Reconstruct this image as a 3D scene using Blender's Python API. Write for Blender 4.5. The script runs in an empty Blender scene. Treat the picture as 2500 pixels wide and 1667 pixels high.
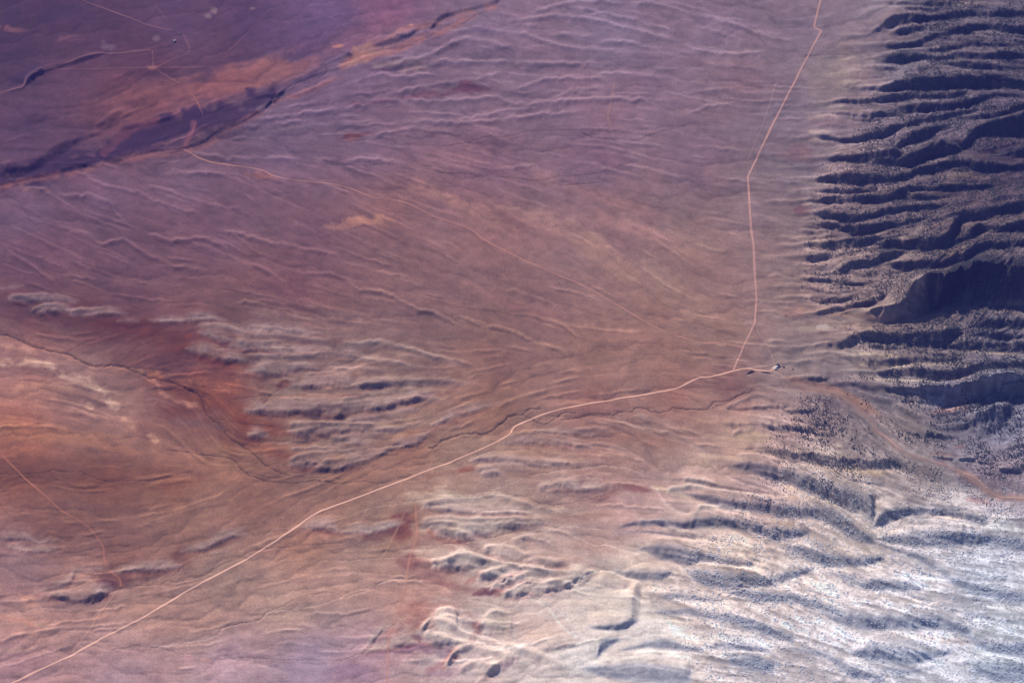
import bpy, math, random
import numpy as np
from mathutils import Vector

# ------------------------------------------------------------------ camera, sky, sun, exposure
S = bpy.context.scene
PITCH = math.radians(38.0); DIST = 9745.0; FPX = 8121.0
CAM = np.array([0.0, -DIST * math.cos(PITCH), DIST * math.sin(PITCH)])
cd = bpy.data.cameras.new('camera'); cam = bpy.data.objects.new('camera', cd)
S.collection.objects.link(cam); S.camera = cam
cam.location = CAM; cam.rotation_euler = (math.radians(90) - PITCH, 0, 0)
cd.sensor_width = 36.0; cd.lens = 36.0 * FPX / 2500.0; cd.clip_start = 10; cd.clip_end = 200000

SUN_EL = math.radians(31.0); SUN_AZ = math.radians(-20.0)      # azimuth from +Y (away from the camera), negative = left
w = bpy.data.worlds.new('World'); S.world = w; w.use_nodes = True
nt = w.node_tree; bg = nt.nodes['Background']
sky = nt.nodes.new('ShaderNodeTexSky'); sky.sky_type = 'NISHITA'; sky.sun_disc = False
sky.sun_elevation = SUN_EL; sky.sun_rotation = SUN_AZ; sky.altitude = 1500; sky.air_density = 1.4; sky.ozone_density = 2.0
nt.links.new(sky.outputs[0], bg.inputs[0]); bg.inputs[1].default_value = 0.055
sd = bpy.data.lights.new('sun', 'SUN'); so = bpy.data.objects.new('sun', sd); S.collection.objects.link(so)
sd.energy = 4.2; sd.angle = math.radians(0.5); sd.color = (1.0, 0.93, 0.86)
sdir = Vector((math.sin(SUN_AZ) * math.cos(SUN_EL), math.cos(SUN_AZ) * math.cos(SUN_EL), math.sin(SUN_EL)))
so.rotation_euler = sdir.to_track_quat('Z', 'Y').to_euler(); so.location = sdir * 3000
S.view_settings.view_transform = 'Standard'; S.view_settings.look = 'None'; S.view_settings.gamma = 1.0
S.view_settings.exposure = 0.64
AIR = np.array([.008, .010, .056]); ILL = np.array([1.06, 1.17, 1.17])      # picture value of a flat white ground under this sun and sky (for choosing soil colours)

rng = np.random.default_rng(7); random.seed(7)

# ------------------------------------------------------------------ map coordinates <-> world
# The plain is mapped in "m" units: the place where a line of sight meets level ground (z = 0).
cp, sp = math.cos(PITCH), math.sin(PITCH)
def world(u, v, z=0.0):
    u = np.asarray(u, float); v = np.asarray(v, float)
    dx = (u - 1250.0) / FPX; dy = -(v - 833.5) / FPX
    ry = cp + dy * sp; rz = -sp + dy * cp
    t = (z - CAM[2]) / rz
    return dx * t, CAM[1] + ry * t
def unworld(x, y, z=0.0):
    rx = x; ry = y - CAM[1]; rz = z - CAM[2]
    dep = ry * cp - rz * sp; up = ry * sp + rz * cp
    return 1250.0 + FPX * rx / dep, 833.5 - FPX * up / dep
def foot(u, v, z):
    x, y = world(u, v, z)
    return unworld(x, y, 0.0)

STEP = 2.0
U0, U1, V0, V1 = -160.0, 2660.0, -130.0, 1850.0
NU = int((U1 - U0) / STEP) + 1; NV = int((V1 - V0) / STEP) + 1
gu = U0 + STEP * np.arange(NU); gv = V0 + STEP * np.arange(NV)
GU, GV = np.meshgrid(gu, gv)

def up2(a, shape):
    h, w_ = a.shape
    y = np.linspace(0, h - 1, shape[0]); x = np.linspace(0, w_ - 1, shape[1])
    y0 = np.minimum(y.astype(int), h - 2); x0 = np.minimum(x.astype(int), w_ - 2)
    fy = (y - y0)[:, None]; fx = (x - x0)[None, :]
    a00 = a[y0][:, x0]; a01 = a[y0][:, x0 + 1]; a10 = a[y0 + 1][:, x0]; a11 = a[y0 + 1][:, x0 + 1]
    return (a00 * (1 - fx) + a01 * fx) * (1 - fy) + (a10 * (1 - fx) + a11 * fx) * fy
def box(a, r, ax):
    if r < 1: return a
    n = a.shape[ax]
    pw = [(0, 0), (0, 0)]; pw[ax] = (r + 1, r)
    c = np.cumsum(np.pad(a, pw, mode='edge'), axis=ax)
    hi = np.take(c, np.arange(2 * r + 1, 2 * r + 1 + n), axis=ax); lo = np.take(c, np.arange(0, n), axis=ax)
    return (hi - lo) / (2 * r + 1)
def blur(a, r, n=2):
    for _ in range(n): a = box(box(a, r, 0), r, 1)
    return a
def norm(a): return (a - a.mean()) / (a.std() + 1e-9)
def vnoise(cell, asp=1.0):
    h = max(3, int(NV * STEP / cell) + 2); w_ = max(3, int(NU * STEP / (cell * asp)) + 2)
    a = rng.standard_normal((h, w_))
    k = up2(up2(a, (h * 2, w_ * 2)), (NV, NU)) if h * 2 < NV and w_ * 2 < NU else up2(a, (NV, NU))
    return norm(k)
def fbm(cell, octs=4, asp=1.0, gain=0.55):
    s = 0; g = 1
    for o in range(octs): s = s + g * vnoise(cell / 2 ** o, asp); g *= gain
    return norm(s)
def samp(a, u, v):
    x = np.clip((np.asarray(u) - U0) / STEP, 0, NU - 1.001); y = np.clip((np.asarray(v) - V0) / STEP, 0, NV - 1.001)
    x0 = x.astype(int); y0 = y.astype(int); fx = x - x0; fy = y - y0
    if a.ndim == 3: fx = fx[..., None]; fy = fy[..., None]
    return (a[y0, x0] * (1 - fx) + a[y0, x0 + 1] * fx) * (1 - fy) + (a[y0 + 1, x0] * (1 - fx) + a[y0 + 1, x0 + 1] * fx) * fy

# ------------------------------------------------------------------ survey sheets (origin x, origin y, scale)
SH = dict(A=(1900, 0, 3.92), B=(1900, 380, 3.92), C=(1900, 760, 3.92), D=(1900, 1130, 3.92), E=(1400, 950, 3.92),
          F=(1300, 1267, 3.92), G=(900, 1267, 3.92), H=(450, 760, 3.92), I=(0, 680, 3.92), J=(1900, 1367, 3.92),
          K=(0, 1280, 3.92), P=(0, 0, 2.82), Q=(833, 0, 2.82), R=(1666, 0, 2.82), S=(0, 556, 2.82), T=(833, 556, 2.82),
          U=(1666, 556, 2.82), V=(0, 1111, 2.82), W=(833, 1111, 2.82), X=(1666, 1111, 2.82), Z=(0, 0, 1.0))
def sh(s, x, y):
    o = SH[s]; return o[0] + np.asarray(x, float) / o[2], o[1] + np.asarray(y, float) / o[2]

# slope bands: (sheet, kind, slope, [(x, crest y, toe y), ...]); kind f = wooded ridge, b = pale bluff, l = pale lobe, s = bank, r = faint rise
BANDS = [
 ('A','f',.7,[(1080,30,45),(1300,15,52),(1500,5,50),(1700,-10,30)]),
 ('A','f',.5,[(1180,80,95),(1400,70,105),(1600,60,85),(1750,50,60)]),
 ('A','f',.7,[(860,335,345),(960,250,310),(1060,165,270),(1200,125,215),(1330,120,200),(1500,130,190),(1650,105,175),(1800,95,155),(2000,100,160),(2200,90,160),(2352,100,160),(2500,100,160)]),
 ('A','f',.5,[(1090,290,330),(1200,250,310),(1280,235,290),(1400,240,270)]),
 ('A','f',.85,[(1020,420,450),(1150,400,455),(1300,375,435),(1400,325,395),(1500,300,350),(1650,265,325),(1800,225,305),(1900,210,280),(2050,225,270),(2200,220,300),(2352,230,315),(2550,240,320)]),
 ('A','f',.7,[(1400,475,480),(1600,425,470),(1750,400,440),(1900,365,420),(2000,390,430),(2200,395,425),(2352,395,430)]),
 ('A','f',.75,[(1000,540,580),(1150,495,580),(1300,480,565),(1400,490,550),(1550,515,560),(1700,470,540),(1850,470,545),(2000,480,550),(2200,470,550),(2352,480,540),(2500,480,540)]),
 ('A','f',.65,[(1550,570,590),(1700,575,620),(1850,560,640),(2000,580,655),(2200,600,660),(2352,590,640),(2500,590,640)]),
 ('A','l',.4,[(600,632,645),(700,620,645),(790,625,638)]),
 ('A','f',.5,[(980,640,655),(1050,630,670),(1130,650,670)]),
 ('A','l',.4,[(620,745,755),(740,740,765),(880,735,760),(960,740,750)]),
 ('A','s',.6,[(600,815,835),(700,825,850),(850,830,865),(960,810,870)]),
 ('A','f',.9,[(940,850,872),(1050,800,870),(1150,755,865),(1300,725,850),(1500,700,850),(1700,690,845),(1900,685,840),(2050,685,830),(2150,700,820),(2352,740,840),(2550,760,850)]),
 ('A','f',.6,[(480,985,995),(620,950,990),(800,930,985),(950,910,975),(1100,880,950),(1250,860,930),(1400,870,915),(1600,880,920),(1800,850,890)]),
 ('A','f',.7,[(500,1085,1100),(700,1080,1120),(850,1075,1130),(1000,1040,1110),(1200,990,1080),(1400,965,1065),(1600,970,1040),(1800,930,1010),(1950,890,960),(2100,870,910),(2352,890,930)]),
 ('A','f',.5,[(700,1120,1150),(850,1120,1160),(1000,1110,1140)]),
 ('A','l',.45,[(330,1210,1222),(450,1190,1230),(600,1195,1235),(720,1205,1225)]),
 ('A','f',.75,[(350,1305,1325),(450,1300,1335),(600,1310,1345),(720,1290,1350),(850,1265,1330),(1000,1240,1300),(1080,1180,1270),(1200,1160,1210),(1400,1090,1180),(1600,1050,1130),(1750,1040,1080),(1900,1010,1040)]),
 ('A','f',.7,[(1700,1100,1125),(1900,1080,1130),(2100,1060,1110),(2250,1000,1080),(2352,970,1060),(2500,950,1040)]),
 ('A','f',.75,[(1100,1370,1400),(1180,1310,1390),(1300,1240,1340),(1450,1190,1290),(1550,1170,1240),(1650,1160,1200)]),
 ('A','f',.75,[(480,1505,1530),(700,1470,1535),(850,1455,1550),(1000,1420,1560),(1100,1400,1550),(1180,1410,1480)]),
 ('A','f',.85,[(1070,1550,1565),(1200,1490,1560),(1300,1440,1560),(1420,1390,1510),(1560,1320,1490),(1700,1370,1450),(1790,1370,1410)]),
 ('A','f',.95,[(1740,1400,1425),(1800,1300,1400),(1900,1200,1290),(2000,1150,1280),(2150,1120,1290),(2352,1050,1300),(2500,1000,1280)]),
 ('A','f',.6,[(2080,1470,1480),(2200,1400,1480),(2352,1380,1490),(2500,1360,1480)]),
 ('B','f',.8,[(330,225,240),(500,180,265),(650,155,265),(800,160,260),(1000,160,250),(1150,160,240),(1270,120,210),(1300,95,170),(1450,75,150),(1600,40,110),(1800,25,105),(1900,30,125),(2100,60,130),(2352,60,115),(2500,60,115)]),
 ('B','f',.6,[(380,335,348),(520,300,350),(700,290,345),(850,300,340),(950,315,335)]),
 ('B','f',.75,[(150,442,450),(350,405,450),(500,370,445),(700,350,440),(850,350,440),(1000,350,430),(1130,320,400),(1200,280,370),(1300,260,320),(1450,280,315),(1700,250,315),(1900,250,300),(2080,250,275)]),
 ('B','f',.5,[(1300,350,375),(1450,360,385),(1600,350,365),(1750,342,350)]),
 ('B','f',.65,[(340,545,560),(500,525,600),(650,540,620),(800,550,620),(900,530,600),(1000,490,570),(1100,475,550),(1300,450,520),(1450,450,510),(1620,465,480)]),
 ('B','f',.65,[(400,630,650),(600,620,690),(720,640,745),(850,630,740),(1000,610,700),(1150,590,660),(1300,580,630),(1420,575,595)]),
 ('B','f',.6,[(200,850,860),(400,810,870),(600,780,880),(800,765,850),(950,740,800),(1100,740,780),(1320,702,715)]),
 ('B','f',.85,[(930,805,830),(1100,770,870),(1300,770,880),(1500,760,885),(1590,740,885),(1660,660,870),(1700,580,740),(1750,540,640),(1900,510,620),(2000,500,600),(2100,470,560),(2300,420,540),(2500,380,500)]),
 ('B','f',.75,[(1650,845,865),(1720,770,840),(1800,750,800),(1880,650,780),(1950,640,720),(2100,650,720),(2352,600,700),(2500,570,670)]),
 ('B','f',.5,[(200,965,975),(300,945,985),(400,950,975),(500,948,958)]),
 ('B','f',.5,[(520,935,948),(700,905,925),(800,900,912)]),
 ('B','f',.7,[(540,1095,1105),(640,1020,1090),(720,980,1060),(900,960,1040),(1000,930,1000),(1100,890,960),(1220,892,912)]),
 ('B','f',.7,[(1030,1010,1022),(1200,985,1080),(1350,985,1070),(1500,990,1070),(1600,960,1050),(1700,920,1020),(1800,880,1000),(1900,820,920),(2050,800,880),(2352,790,870),(2500,790,870)]),
 ('B','f',.5,[(300,1165,1180),(500,1150,1195),(650,1180,1220),(820,1215,1232)]),
 ('B','f',.5,[(200,1235,1250),(400,1260,1290),(570,1275,1295)]),
 ('B','f',.5,[(150,1355,1368),(400,1350,1380),(550,1350,1380),(720,1325,1342)]),
 ('B','f',.65,[(320,1515,1530),(450,1460,1510),(600,1420,1490),(750,1390,1450),(900,1370,1410),(1020,1340,1352)]),
 ('B','s',1.1,[(2030,1415,1425),(2150,1408,1440),(2352,1400,1430),(2500,1400,1430)]),
 ('C','f',.7,[(330,330,340),(450,295,325),(550,285,345),(650,240,350),(700,210,320),(780,180,300),(880,170,290),(1000,185,285),(1150,175,300),(1300,185,315),(1450,180,330),(1560,180,340),(1620,160,310),(1700,150,260),(1760,190,220)]),
 ('C','f',.55,[(1560,330,340),(1700,280,350),(1850,260,360),(2000,260,365),(2200,260,370),(2352,260,375),(2550,260,375)]),
 ('C','f',.5,[(1850,120,135),(2000,70,150),(2150,60,130),(2352,50,130),(2550,50,130)]),
 ('C','f',.5,[(1850,180,200),(2050,170,230),(2200,180,235),(2352,190,235),(2500,190,235)]),
 ('C','f',.4,[(850,305,320),(950,300,340),(1100,310,350),(1270,335,345)]),
 ('C','f',.6,[(750,425,435),(850,440,515),(950,450,525),(1100,440,510),(1250,420,490),(1400,430,475),(1550,440,475),(1720,435,455)]),
 ('C','f',.6,[(900,580,592),(1100,545,620),(1250,530,610),(1350,520,620),(1500,545,650),(1650,540,650),(1800,520,610),(1950,475,560),(2100,460,545),(2352,450,530),(2500,450,530)]),
 ('C','f',.7,[(230,635,642),(400,630,670),(500,632,650)]),
 ('C','f',.6,[(500,400,410),(600,420,440),(720,470,485)]),
 ('C','f',.6,[(240,480,485),(400,455,470),(550,495,508),(700,485,495)]),
 ('C','f',.55,[(1250,1145,1160),(1400,1140,1200),(1550,1150,1210),(1720,1195,1215)]),
 ('C','f',.7,[(0,900,930),(100,930,960),(250,925,960),(370,935,950)]),
 ('C','f',.5,[(120,1000,1020),(300,1045,1065),(500,1070,1085)]),
 ('C','f',.55,[(-60,1090,1120),(0,1090,1130),(200,1100,1150),(400,1130,1170),(540,1165,1178)]),
 ('C','f',.5,[(-30,1180,1195),(200,1190,1210),(400,1230,1245),(550,1240,1250)]),
 ('C','f',.45,[(150,1340,1400),(300,1370,1440),(450,1390,1470),(600,1400,1500),(800,1410,1510),(1000,1410,1510),(1160,1400,1480)]),
 ('C','s',1.3,[(1440,1385,1392),(1550,1390,1412),(1700,1400,1432),(1850,1390,1422),(1920,1382,1392)]),
 ('C','s',1.2,[(1880,1410,1440),(2050,1432,1447)]),
 ('C','s',1.2,[(2070,1470,1482),(2150,1490,1522),(2352,1490,1530)]),
 ('C','f',.3,[(1800,1050,1110),(1900,960,1160),(2050,900,1150),(2170,890,1060),(2270,880,940)]),
 ('C','f',.35,[(1950,880,895),(2100,810,850),(2250,790,830),(2400,780,830)]),
 ('D','w',.42,[(0,45,150),(150,65,220),(350,120,310),(500,170,375),(650,230,440),(800,270,490),(870,330,560),(930,400,610)]),
 ('D','w',.42,[(900,560,620),(1000,450,580),(1100,420,545),(1300,410,500),(1500,415,500),(1700,440,520),(1850,480,560),(2000,530,600)]),
 ('D','w',.6,[(590,95,110),(700,150,168),(850,170,200),(1010,205,218)]),
 ('D','w',.42,[(-60,370,500),(0,375,510),(120,385,525),(200,405,520),(300,402,520),(450,408,560),(550,440,620),(650,510,680),(750,590,730),(850,660,760),(930,710,765)]),
 ('D','w',.4,[(930,700,725),(1100,680,760),(1250,640,790),(1400,640,800),(1600,640,800),(1800,640,775),(2000,670,780),(2352,720,840),(2500,740,850)]),
 ('D','w',.35,[(940,740,770),(1100,790,830),(1250,830,880),(1400,890,950),(1500,960,1010)]),
 ('D','w',.42,[(-180,660,690),(-60,600,730),(0,620,745),(130,620,720),(300,632,680)]),
 ('D','w',.4,[(90,790,815),(250,800,900),(400,830,960),(550,870,990),(700,880,990),(850,880,970),(1020,890,920)]),
 ('D','w',.4,[(470,1025,1040),(600,1040,1100),(700,1070,1150),(800,1130,1190),(950,1100,1200),(1100,1110,1215),(1250,1130,1215),(1400,1190,1208)]),
 ('D','w',.4,[(-60,1080,1130),(0,1050,1140),(150,1020,1100),(320,1002,1035)]),
 ('D','w',.4,[(-500,1232,1240),(-350,1185,1290),(-200,1220,1330),(0,1230,1330),(200,1250,1360),(350,1280,1400),(450,1330,1440),(550,1390,1520),(700,1430,1560),(850,1440,1590),(1100,1440,1580),(1300,1450,1600),(1500,1440,1580),(1700,1510,1610),(1850,1590,1640)]),
 ('D','w',.35,[(1500,960,1000),(1650,1050,1130),(1800,1130,1200),(2000,1180,1260),(2352,1240,1340),(2500,1270,1370)]),
 ('J','w',.4,[(680,870,895),(900,800,960),(1100,830,980),(1300,850,990),(1500,860,930),(1670,840,880)]),
 ('J','w',.4,[(100,830,845),(350,850,890),(500,890,960),(700,1010,1110),(900,1080,1140),(1000,1110,1150)]),
 ('J','w',.35,[(1830,700,780),(2000,760,860),(2352,780,930),(2500,790,940)]),
 ('J','w',.35,[(1000,1010,1030),(1200,1040,1070),(1520,1015,1028)]),
 ('J','w',.3,[(1850,960,1060),(2100,970,1160),(2352,980,1180),(2500,980,1180)]),
 ('E','f',.7,[(1480,195,200),(1800,155,198),(2070,152,170)]),
 ('E','f',.5,[(1400,315,330),(1550,330,385),(1750,320,385),(1950,330,385),(2150,345,395),(2352,372,388)]),
 ('E','f',.45,[(1600,570,580),(1850,540,620),(2000,560,660),(2150,590,700),(2352,610,720),(2500,640,740),(2700,700,760)]),
 ('E','w',.42,[(1500,720,735),(1700,690,790),(1850,720,850),(1960,740,895)]),
 ('E','f',.5,[(900,852,865),(1100,850,890),(1250,880,930),(1450,920,960),(1650,950,970),(1870,975,990)]),
 ('E','w',.42,[(900,950,960),(1100,995,1010),(1300,1010,1100),(1500,1050,1160),(1700,1070,1180),(1900,1080,1190)]),
 ('E','w',.5,[(430,1315,1335),(560,1270,1310),(800,1240,1310),(1060,1260,1350),(1200,1220,1330),(1400,1215,1320),(1600,1240,1340),(1800,1290,1400),(1900,1340,1440),(1990,1400,1450)]),
 ('E','w',.5,[(380,1375,1382),(600,1355,1367),(800,1350,1390),(1000,1390,1412),(1170,1415,1430)]),
 ('F','w',.42,[(980,295,300),(1080,260,310),(1200,240,370),(1350,240,400),(1500,290,430),(1700,330,410),(1900,370,440),(2120,410,450)]),
 ('F','w',.42,[(780,492,500),(950,480,570),(1100,490,580),(1250,500,570),(1350,502,515)]),
 ('F','w',.4,[(1440,465,475),(1550,480,580),(1700,480,640),(1900,500,680),(2100,520,650),(2352,560,640)]),
 ('F','l',.5,[(520,675,682),(620,635,660),(750,635,652),(920,658,666)]),
 ('F','w',.8,[(530,1020,1030),(680,1012,1060),(820,1000,1060),(900,965,1040),(1010,955,985)]),
 ('F','w',.35,[(1230,735,748),(1350,690,760),(1500,710,770),(1820,765,785)]),
 ('F','w',.35,[(1180,875,888),(1350,860,910),(1500,840,910),(1700,880,960),(1900,900,1000),(2100,960,1060),(2352,1050,1130),(2500,1110,1180)]),
 ('F','w',.45,[(610,1280,1340),(650,1180,1300),(720,1140,1230),(830,1130,1165)]),
 ('F','w',.4,[(840,1245,1255),(1100,1170,1230),(1300,1140,1240),(1450,1195,1245),(1620,1220,1265)]),
 ('F','w',.35,[(1660,1190,1225),(1850,1160,1240),(2050,1170,1250),(2270,1235,1265)]),
 ('F','w',.35,[(480,1405,1435),(700,1390,1500),(900,1380,1530),(1100,1370,1560),(1300,1400,1570),(1520,1430,1560)]),
 ('F','w',.35,[(1880,1300,1380),(2100,1300,1440),(2320,1370,1470)]),
 ('G','l',.35,[(530,45,60),(640,60,130),(800,80,220),(900,100,228),(1100,100,185),(1300,60,140),(1500,30,90),(1720,25,60)]),
 ('G','l',.4,[(600,455,475),(760,420,520),(900,420,500),(1120,440,475)]),
 ('G','l',.35,[(1090,305,325),(1250,320,390),(1400,370,410),(1570,385,400)]),
 ('G','l',.35,[(1470,418,440),(1600,430,470),(1750,430,470),(1920,448,468)]),
 ('G','l',.4,[(1030,570,590),(1150,545,610),(1300,500,590),(1470,480,540)]),
 ('G','l',.4,[(1160,670,710),(1300,605,690),(1450,560,640),(1700,565,600)]),
 ('G','l',.4,[(1280,735,765),(1400,700,790),(1480,650,760),(1700,640,735),(1900,580,700),(2050,530,620),(2220,470,510)]),
 ('G','l',.55,[(1000,1055,1080),(1100,1070,1110),(1310,1075,1100)]),
 ('G','l',.35,[(500,1150,1180),(700,1165,1250),(870,1215,1290)]),
 ('G','l',.4,[(720,1395,1425),(860,1360,1410)]),
 ('G','l',.35,[(1000,1568,1620),(1150,1430,1530),(1300,1330,1440),(1470,1315,1345)]),
 ('G','l',.3,[(-100,1285,1300),(200,1215,1270),(350,1150,1230),(470,1165,1195)]),
 ('G','l',.35,[(-80,1250,1270),(0,1190,1225),(100,1080,1115),(220,1010,1035)]),
 ('G','l',.35,[(1540,1245,1258),(1800,1210,1250),(2020,1175,1215)]),
 ('W','l',.3,[(880,35,55),(1000,30,60),(1250,65,90),(1600,60,80)]),
 ('W','l',.3,[(930,110,140),(1050,115,150),(1130,135,145)]),
 ('W','l',.3,[(1350,200,230),(1500,200,260),(1700,215,260),(1850,190,240)]),
 ('W','l',.35,[(560,345,380),(750,360,420),(950,390,425),(1200,380,420),(1350,400,430)]),
 ('W','l',.3,[(1170,560,590),(1300,570,590),(1450,590,620)]),
 ('H','b',.45,[(-60,70,105),(100,60,110),(250,60,100),(400,80,100)]),
 ('H','b',.46,[(110,185,215),(250,220,280),(380,260,320),(470,265,290)]),
 ('H','b',.45,[(550,160,185),(700,180,220),(800,172,212),(950,190,225),(1080,200,240),(1200,215,245),(1370,190,205)]),
 ('H','b',.45,[(410,335,355),(500,310,380),(700,330,400),(900,350,410),(1050,370,410),(1200,360,405),(1400,345,390),(1600,370,410),(1720,395,415)]),
 ('H','b',.46,[(10,345,370),(150,370,455),(350,415,510),(550,450,505),(720,475,500)]),
 ('H','b',.46,[(580,550,600),(700,540,640),(850,540,640),(1000,540,600),(1100,520,580),(1300,530,575),(1500,540,580),(1670,548,566)]),
 ('H','b',.46,[(1030,700,735),(1200,690,750),(1400,670,740),(1560,660,740),(1620,690,740),(1750,690,750),(1900,690,740),(2100,690,735),(2352,680,720),(2600,660,690)]),
 ('H','b',.46,[(570,935,1000),(700,930,1020),(900,930,1010),(1050,910,1020),(1250,900,1035),(1450,920,1020),(1600,890,1000),(1850,880,990),(2000,850,930),(2200,810,900),(2400,780,820)]),
 ('H','b',.35,[(1940,965,978),(2100,950,975),(2270,935,955)]),
 ('H','b',.35,[(1540,1045,1065),(1700,1040,1070),(1920,1032,1046)]),
 ('H','b',.45,[(980,1130,1190),(1150,1130,1250),(1300,1110,1220),(1500,1100,1180),(1750,1100,1170),(1820,1130,1170),(2070,1145,1158)]),
 ('H','b',.6,[(600,1160,1225),(700,1155,1240),(800,1165,1225)]),
 ('H','b',.4,[(1380,1260,1285),(1550,1240,1300),(1770,1258,1295)]),
 ('H','b',.4,[(990,1450,1495),(1150,1430,1530),(1320,1405,1470)]),
 ('H','b',.54,[(1170,1480,1515),(1300,1450,1540),(1450,1480,1560),(1550,1440,1550),(1650,1420,1510),(1800,1370,1430),(2000,1290,1350),(2200,1240,1290),(2352,1150,1210)]),
 ('T','b',.3,[(612,1360,1400),(750,1300,1350),(900,1250,1290),(1100,1195,1215)]),
 ('T','b',.25,[(1050,1490,1500),(1250,1460,1500),(1500,1470,1510),(1750,1510,1530)]),
 ('T','b',.25,[(1350,1400,1410),(1500,1400,1430),(1750,1420,1440)]),
 ('I','b',.45,[(80,190,212),(250,200,232),(400,190,230),(550,190,230),(720,228,240)]),
 ('I','b',.5,[(290,315,355),(450,290,360),(600,290,340),(720,312,335)]),
 ('I','b',.45,[(670,332,350),(850,340,362),(1000,320,355),(1100,320,360),(1220,330,350)]),
 ('I','b',.7,[(1110,402,412),(1220,403,420),(1330,398,415)]),
 ('I','b',.45,[(1430,395,410),(1600,400,430),(1800,390,420),(1970,375,398)]),
 ('I','b',.3,[(-40,90,105),(100,85,110),(230,60,75)]),
 ('K','b',.5,[(-40,120,170),(150,110,160),(300,132,155),(360,165,185),(500,150,170),(620,141,148)]),
 ('K','b',.5,[(60,205,235),(200,230,265),(350,240,290),(500,230,270),(620,212,226)]),
 ('K','b',.45,[(1060,440,460),(1250,430,480),(1400,410,470),(1600,400,460),(1740,392,430)]),
 ('K','b',.4,[(1720,245,265),(1900,220,260),(2000,190,240),(2100,130,190),(2250,90,140),(2370,75,105)]),
 ('K','b',.45,[(400,680,715),(600,660,740),(700,700,760),(850,670,760),(1000,620,700),(1070,605,645)]),
 ('K','b',.35,[(320,655,670),(500,600,620),(650,550,590),(700,480,540),(780,430,450),(1020,410,425)]),
 ('V','b',.3,[(2050,490,500),(2200,480,540),(2352,510,560)]),
 ('W','b',.3,[(0,510,560),(200,520,560),(350,480,510),(430,450,470)]),
 # scarp along the far river
 ('P','s',.38,[(-80,1275,1290),(0,1265,1282),(170,1215,1237),(380,1180,1207),(520,1130,1167),(750,1100,1130),(900,1065,1087),(1050,1030,1052),(1250,1010,1027),(1400,955,982),(1500,890,922),(1650,835,862),(1800,745,777),(1900,660,710),(1980,590,612),(2100,530,562),(2220,490,512),(2352,460,478)]),
 ('P','s',.38,[(1070,322,330),(1150,318,330),(1210,308,318)]),
 ('P','s',.35,[(150,590,620),(250,490,540),(380,450,480),(600,400,420),(750,340,370)]),
 ('P','s',.3,[(640,850,890),(760,830,880),(900,770,800),(1100,690,710)]),
 ('P','s',.3,[(830,880,910),(1000,850,880),(1200,800,830)]),
 ('P','s',.3,[(0,1150,1230),(200,1130,1190),(400,990,1080),(550,940,980),(700,900,930)]),
 ('Q','s',.42,[(0,355,440),(60,365,430),(90,395,410)]),
 ('Q','s',.42,[(190,325,335),(330,270,312),(450,240,272),(520,200,227),(600,190,217),(680,105,160),(760,82,112),(900,50,72),(1040,5,42),(1100,-15,5)]),
 ('Q','r',.35,[(200,465,490),(350,450,490),(500,440,460),(700,410,430),(760,405,415)]),
 ('Q','r',.35,[(400,490,515),(470,480,515),(600,460,480)]),
]
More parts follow.
